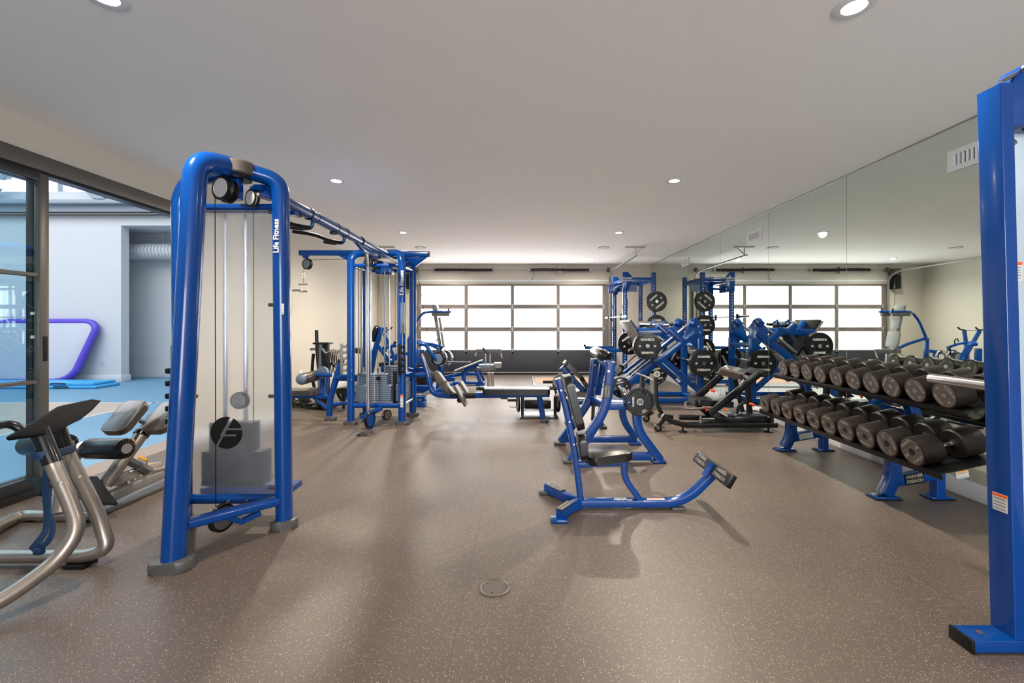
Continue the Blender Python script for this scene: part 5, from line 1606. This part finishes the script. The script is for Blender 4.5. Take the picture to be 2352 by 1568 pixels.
MB().rect([(-2.35, y - .3, .04), (-2.35, y + .4, .04)], .08, .07, (0, 0, 1)).build('foot_beam', BLUE, VM)

# ---------------------------------------------------------------- attachment stand with straps
y = 7.4
AS = thing('attachment_stand', 'dark stand crowded with hanging cable handles and straps by the left wall', 'stand', (-3.3, 7.4, 0))
MB().tube([at(733, 862, y), at(728, 800, y), at(727, 758, y)], .028, .1).build('pole', BLK, AS)
MB().cyl(at(713, 802, y), at(727, 801, y), .022, 14).build('peg', WEIGHT, AS)
MB().box(at(742, 788, y), (.26, .2, .03), bev=.006).build('top_tray', BLK, AS)
MB().rect([at(744, 790, y), V((at(744, 0, y).x, y, .03))], .12, .16, (0, 1, 0)).build('column', BLK, AS)
MB().rect([at(737, 790, y - .08), at(734, 895, y - .08)], .02, .05, (0, 1, 0)).build('strip', WEIGHT, AS)
MB().box((at(744, 0, y).x, y, .015), (.44, .42, .03), bev=.01).build('base_plate', BLK, AS)
MB().tube([at(720, 812, y), at(717, 840, y), at(717, 870, y), at(726, 905, y), at(733, 925, y)], .025, .15).build('side_tube', BLK, AS)
t = thing('resistance_bands', 'tangle of black straps and handles hanging on the attachment stand', 'straps', at(755, 830, y - .12), None)
random.seed(5)
t2 = MB()
for k in range(9):
    x0 = 738 + k * 4
    pts = [at(x0, 800 + random.random() * 8, y - .12), at(x0 + 3, 830 + random.random() * 15, y - .14), at(x0 + 9, 845 + random.random() * 30, y - .12), at(x0 + 12, 822, y - .1), at(x0 + 8, 803, y - .12)]
    t2.sweep(fillet(pts, .08, 4), rrect(.022, .006, .002), (0, 1, 0))
t2.build('strap', STRAP, t)
b = MB()
b.tube([at(741, 800, y - .14), at(748, 812, y - .14), at(758, 806, y - .14), at(774, 808, y - .14)], .012, .05)
b.tube([at(772, 812, y - .14), at(783, 802, y - .14)], .016)
b.build('handle_bar', CHR, t)
for k in range(4):
    MB().cyl(at(757 + k * 7, 834 + (k % 2) * 4, y - .14), at(763 + k * 7, 836 + (k % 2) * 4, y - .14), .018, 12).build('grip', BLK, t)
t = thing('strap_pile', 'pile of black and olive straps on the floor left of the far cable tower', 'straps', flr(705, 932))
for nm, m, a0, a1, n in (('black_strap', STRAP, 668, 738, 26), ('olive_strap', OLIVE, 676, 700, 6)):
    b = MB()
    for k in range(n):
        x = a0 + (a1 - a0) * random.random()
        c = flr(min(x, 702), 928 + random.random() * 8)
        hh = .05 + .10 * random.random() * (1 if nm[0] == 'b' else 1.2)
        pts = [c + V((random.uniform(-.12, .12), random.uniform(-.08, .08), .01 + (hh if q == 1 or q == 2 else 0))) for q in range(4)]
        b.sweep(fillet(pts, .05, 4), rrect(.03, .008, .003), (0, .3, 1))
    b.build(nm, m, t)
t = thing('floor_bench_base', 'black bench frame on the floor behind the leg station of the far tower', 'bench', (-2.9, 7.0, 0))
MB().rect([at(715, 925, 7.2), at(798, 925, 7.2)], .3, .03, (0, 1, 0)).build('base', BLK, t)
MB().rect([at(772, 895, 7.1), at(786, 920, 7.1)], .05, .04, (0, 1, 0)).build('strut', BLK, t)
MB().pad(at(790, 895, 7.1), (1, 0, .1), (0, 1, 0), .22, .2, .08, rnd=.04).build('pad', PAD, t)
MB().rect([at(778, 906, 7.3), at(800, 906, 7.3)], .1, .08, (0, 1, 0)).build('beam', BLUE, t)
MB().rect([at(790, 900, 7.1), V((at(790, 0, 7.1).x, 7.1, .02))], .04, .04, (0, 1, 0)).build('leg', BLK, t)

# ================================================================ left foreground: stretching machine
SM = thing('stretching_machine', 'silver tube-framed machine with a black tilted board, nearest at the left edge', 'machine', (-2.6, 2.4, 0))
ya_, yb2 = 2.32, 2.55
def pp(x, y_, d): return at(x, y_, d)
MB().tube([pp(119, 1058, 2.34), pp(126, 1075, 2.34), pp(160, 1150, 2.33), pp(182, 1215, 2.31), V((-2.335, 2.24, .18)), V((-2.42, 2.05, .07)), V((-2.75, 1.62, .04))], .036, [0, .3, .3, .12, .15, .12, 0], 20).build('front_tube', SILV, SM)
MB().tube([pp(152, 1038, 2.58), pp(163, 1060, 2.58), pp(225, 1180, 2.56), V((-2.36, 2.54, .09)), V((-2.46, 2.52, .055)), V((-3.3, 2.52, .05))], .036, [0, .3, .1, .1, .1, 0], 20).build('rear_tube', SILV, SM)
MB().box((-2.50, 2.52, .012), (.12, .09, .024), bev=.004).build('foot_pad', BLK, SM)
MB().box((-2.55, 1.88, .008), (.10, .10, .02), bev=.004).build('foot_pad', BLK, SM)
for a, b_, d_ in (((88, 985), (121, 1064), 2.34), ((123, 965), (154, 1044), 2.58)):
    MB().cyl(pp(*a, d_), pp(*b_, d_), .041, 22).build('collar', BLK, SM)
MB().prism([pp(80, 985, 2.44), pp(122, 985, 2.44), pp(134, 1040, 2.44), pp(100, 1045, 2.44)], (.3, 1, 0), .05, .005).build('neck_plate', BLK, SM)
# tilted board (underside towards the camera)
bo = [pp(28, 999, 2.12), pp(60, 1000, 2.14), pp(125, 996, 2.4), pp(160, 974, 2.55), pp(178, 966, 2.62), pp(205, 945, 2.75), pp(235, 919, 2.9), pp(180, 925, 2.78), pp(116, 938, 2.5)]
c0 = sum(bo, V((0, 0, 0))) / len(bo)
e1 = (bo[6] - bo[0]).normalized(); e2 = (bo[3] - c0); nn = e1.cross(e2).normalized()
bo = [p - nn * (p - c0).dot(nn) for p in bo]
MB().prism(bo, nn, .03, .008).build('board', MBLK, SM)
MB().tube([pp(-40, 990, 2.2), pp(5, 974, 2.2), pp(30, 974, 2.2), pp(55, 990, 2.22)], .020, .08).build('handle', BLK, SM)
for a in ((137, 1108), (180, 1094)):
    MB().cyl(pp(a[0], a[1], 2.29 if a[0] < 150 else 2.53), pp(a[0] + 3, a[1], 2.26 if a[0] < 150 else 2.5), .008, 10).build('bolt', STL, SM)
for (a, b_, d_) in (((92, 1040), (112, 1034), 2.30), ((112, 1034), (147, 1029), 2.42)):
    pass
BS = thing('blue_strap', 'dark blue strap looped around the silver tubes and hanging to the floor', 'strap', pp(105, 1150, 2.42))
cA, cB = pp(103, 1043, 2.34), pp(145, 1031, 2.58)
ring = []
dx = (cB - cA).normalized(); pe = V((dx.y, -dx.x, 0)).normalized()
for k in range(9): ring.append(cB + dx * .05 * math.cos(-PI / 2 + PI * k / 8) + pe * .05 * math.sin(-PI / 2 + PI * k / 8) * -1)
for k in range(9): ring.append(cA + dx * .05 * math.cos(PI / 2 + PI * k / 8) + pe * .05 * math.sin(PI / 2 + PI * k / 8) * -1)
MB().sweep(ring, rrect(.038, .006, .002), (0, 0, 1), True).build('loop', CYAN, BS)
b = MB()
b.sweep(fillet([pp(112, 1050, 2.45), pp(102, 1110, 2.48), pp(108, 1180, 2.46), pp(106, 1220, 2.44), pp(84, 1248, 2.42), pp(72, 1262, 2.42)], .1, 6), rrect(.008, .034, .003), (0, 1, 0))
b.sweep(fillet([pp(110, 1120, 2.45), pp(112, 1180, 2.44), pp(124, 1205, 2.42), pp(115, 1240, 2.4), pp(92, 1258, 2.4)], .1, 6), rrect(.008, .03, .003), (0, 1, 0))
b.build('webbing', CYAN, BS)
MB().box(pp(90, 1265, 2.4), (.045, .03, .035), bev=.006).build('buckle', CYAN, BS)

# ================================================================ left: adjustable ab / back-extension bench
AB = thing('back_extension_bench', 'silver back extension bench with tan-lit hip pads and round ankle rollers', 'bench', (-3.2, 3.5, 0))
def yq(x, y_, d): return at(x, y_, d)
# hip pads
for (cx_, cy_, d_) in ((289, 958, 3.45), (378, 958, 3.62)):
    X_ = V((.0, .76, .64)).normalized(); Y_ = V((1, 0, 0)).normalized()
    Y_ = (Y_ - X_ * Y_.dot(X_)).normalized()
    MB().pad(at(cx_, cy_, d_), X_, Y_, .30, .19, .055, rnd=.05, bev=.018).build('hip_pad', PADB, AB)
MB().tube([at(325, 967, 3.62), at(345, 972, 3.6)], .02).build('pad_axle', GREY, AB)
MB().rect([at(352, 955, 3.75), at(322, 1000, 3.55)], .06, .045, (0, 1, 0)).build('slide_tube', GREY, AB)
MB().sweep([at(326, 996, 3.56), at(240, 1114, 3.31)], circ(.04, 18, .05), (0, 1, 0)).build('main_tube', SILV, AB)
MB().cyl(at(322, 1000, 3.55), at(328, 993, 3.57), .055, 22).build('collar', BLK, AB)
MB().cyl(at(302, 1014, 3.45), at(306, 1012, 3.44), .012, 10).build('adjust_tab', YEL, AB)
# ankle rollers
for p, q_ in (((203, 1030, 3.26), (283, 1030, 3.18)), ((60, 1022, 3.30), (150, 1020, 3.22))):
    r = MB().cyl(at(*p), at(*q_), .073, 32, .02).build('roller_pad', PAD, AB)
    a_, c_2 = at(*p), at(*q_)
    d_ = (c_2 - a_).normalized()
    MB().lathe([(0, 0), (.035, 0), (.07, -.012), (.073, -.03), (0, -.03)], c_2 + d_ * .028, d_, 32).build('end_cap', BLK, r)
    b = MB()
    up = V((0, 0, 1)); rt = up.cross(d_)
    for k in range(20):
        a = 2 * PI * k / 20
        vv = rt * math.cos(a) + up * math.sin(a)
        b.rect([c_2 + d_ * .030 + vv * .036, c_2 + d_ * .018 + vv * .07], .004, .006, d_)
    b.build('ridges', BLK, r)
    MB().lathe([(0, 0), (.034, 0), (.036, -.005), (.036, -.01)], c_2 + d_ * .036, d_, 28).build('hub_cap', GPAINT, r)
MB().tube([at(60, 1024, 3.30), at(283, 1030, 3.18)], .018).build('roller_axle', CHR, AB)
MB().tube([at(192, 1025, 3.22), at(168, 1050, 3.24), at(150, 1090, 3.2), at(138, 1180, 3.08)], .042, .15, 20).build('front_tube', SILV, AB)
# foot tube, foot plates
MB().tube([at(-60, 1232, 2.7), at(45, 1184, 3.1), at(215, 1183, 3.1)], .040, .08, 20).build('floor_tube', SILV, AB)
MB().cyl(at(205, 1184, 3.1), at(236, 1190, 3.1), .025, 18).build('tube_end', BLK, AB)
MB().box((at(216, 0, 3.1).x, 3.1, .012), (.09, .07, .024), bev=.006).build('foot_pad', BLK, AB)
MB().box((at(80, 0, 3.1).x, 3.1, .012), (.09, .07, .024), bev=.006).build('foot_pad', BLK, AB)
MB().prism([at(176, 1096, 3.25), at(222, 1096, 3.3), at(270, 1158, 3.12), at(215, 1155, 3.05), at(170, 1140, 3.1)], (.1, .6, .75), .02, .004).build('footplate', MBLK, AB)
MB().prism([at(70, 1097, 3.25), at(110, 1097, 3.25), at(118, 1140, 3.1), at(84, 1135, 3.1)], (.1, .6, .75), .02, .004).build('footplate', MBLK, AB)
MB().rect([at(110, 1100, 3.26), at(180, 1100, 3.26)], .03, .04, (0, 1, 0)).build('footplate_bar', BLK, AB)
MB().rect([at(150, 1120, 3.2), at(146, 1180, 3.1)], .05, .04, (0, 1, 0)).build('footplate_arm', GREY, AB)
# base rail with ratchet plate
MB().sweep([at(214, 1160, 3.12), at(300, 1118, 3.42), at(392, 1078, 3.8)], rrect(.07, .075, .01), (0, 0, 1)).build('base_rail', GPAINT, AB)
MB().sweep([V((at(206, 0, 3.12).x, 3.12, .018)), V((at(392, 0, 3.8).x, 3.8, .018))], rrect(.03, .09, .006), (0, 0, 1)).build('rail_foot', GREY, AB)
rp = [at(260, 1115, 3.36), at(262, 1092, 3.36), at(272, 1086, 3.38), at(345, 1062, 3.62), at(372, 1060, 3.68), at(372, 1085, 3.68), at(292, 1122, 3.40)]
MB().prism(rp, (rp[3] - rp[1]).cross(V((0, 0, 1))), .012, .002).build('ratchet_plate', SILV, AB)
for k in range(5):
    c = at(298 + k * 14, 1104 - k * 7.5, 3.42 + k * .055)
    MB().cyl(c + V((0, 0, 0)), c + V((.02, -.03, 0)), .009, 10).build('notch_bolt', CHR, AB)
MB().rect([at(296, 1058, 3.45), at(345, 1082, 3.55)], .04, .05, (0, 1, 0)).build('strut', GREY, AB)
MB().tube([at(345, 1082, 3.6), at(385, 1074, 3.75)], .032).build('pivot_tube', SILV, AB)
MB().tube([at(264, 1105, 3.37), at(266, 1096, 3.37), at(300, 1084, 3.45), at(330, 1072, 3.5)], .007, .03, 8).build('release_rod', CHR, AB)
MB().cyl(at(318, 1049, 3.45), at(338, 1056, 3.47), .011, 12, .003).build('release_lever', YEL, AB)
MB().tube([at(337, 1055, 3.47), at(338, 1070, 3.5)], .005, n=6).build('lever_link', CHR, AB)

# ================================================================ camera, world, light
cam = bpy.data.cameras.new('camera')
cam.sensor_width = 36; cam.lens = 36 * F / 2352
cam.shift_x = (1176 - CX) / 2352
cam.shift_y = (CY - 784) / 2352
co = bpy.data.objects.new('camera', cam); COL.objects.link(co)
co.location = (0, 0, EH); co.rotation_euler = (PI / 2, 0, 0)
S.camera = co
cam.clip_start = .05; cam.clip_end = 200

w = bpy.data.worlds.new('world'); S.world = w; w.use_nodes = True
nt = w.node_tree
bg = nt.nodes['Background']
sky = nt.nodes.new('ShaderNodeTexSky')
sky.sky_type = 'HOSEK_WILKIE'
sky.turbidity = 3
nt.links.new(sky.outputs[0], bg.inputs[0])
bg.inputs[1].default_value = 0.4

S.view_settings.view_transform = 'Standard'
S.view_settings.look = 'None'
S.view_settings.gamma = 1
S.view_settings.exposure = 1.78
S.cycles.max_bounces = 10
S.cycles.diffuse_bounces = 8
S.cycles.glossy_bounces = 5
S.cycles.transmission_bounces = 6
S.cycles.transparent_max_bounces = 10
S.cycles.sample_clamp_indirect = 4
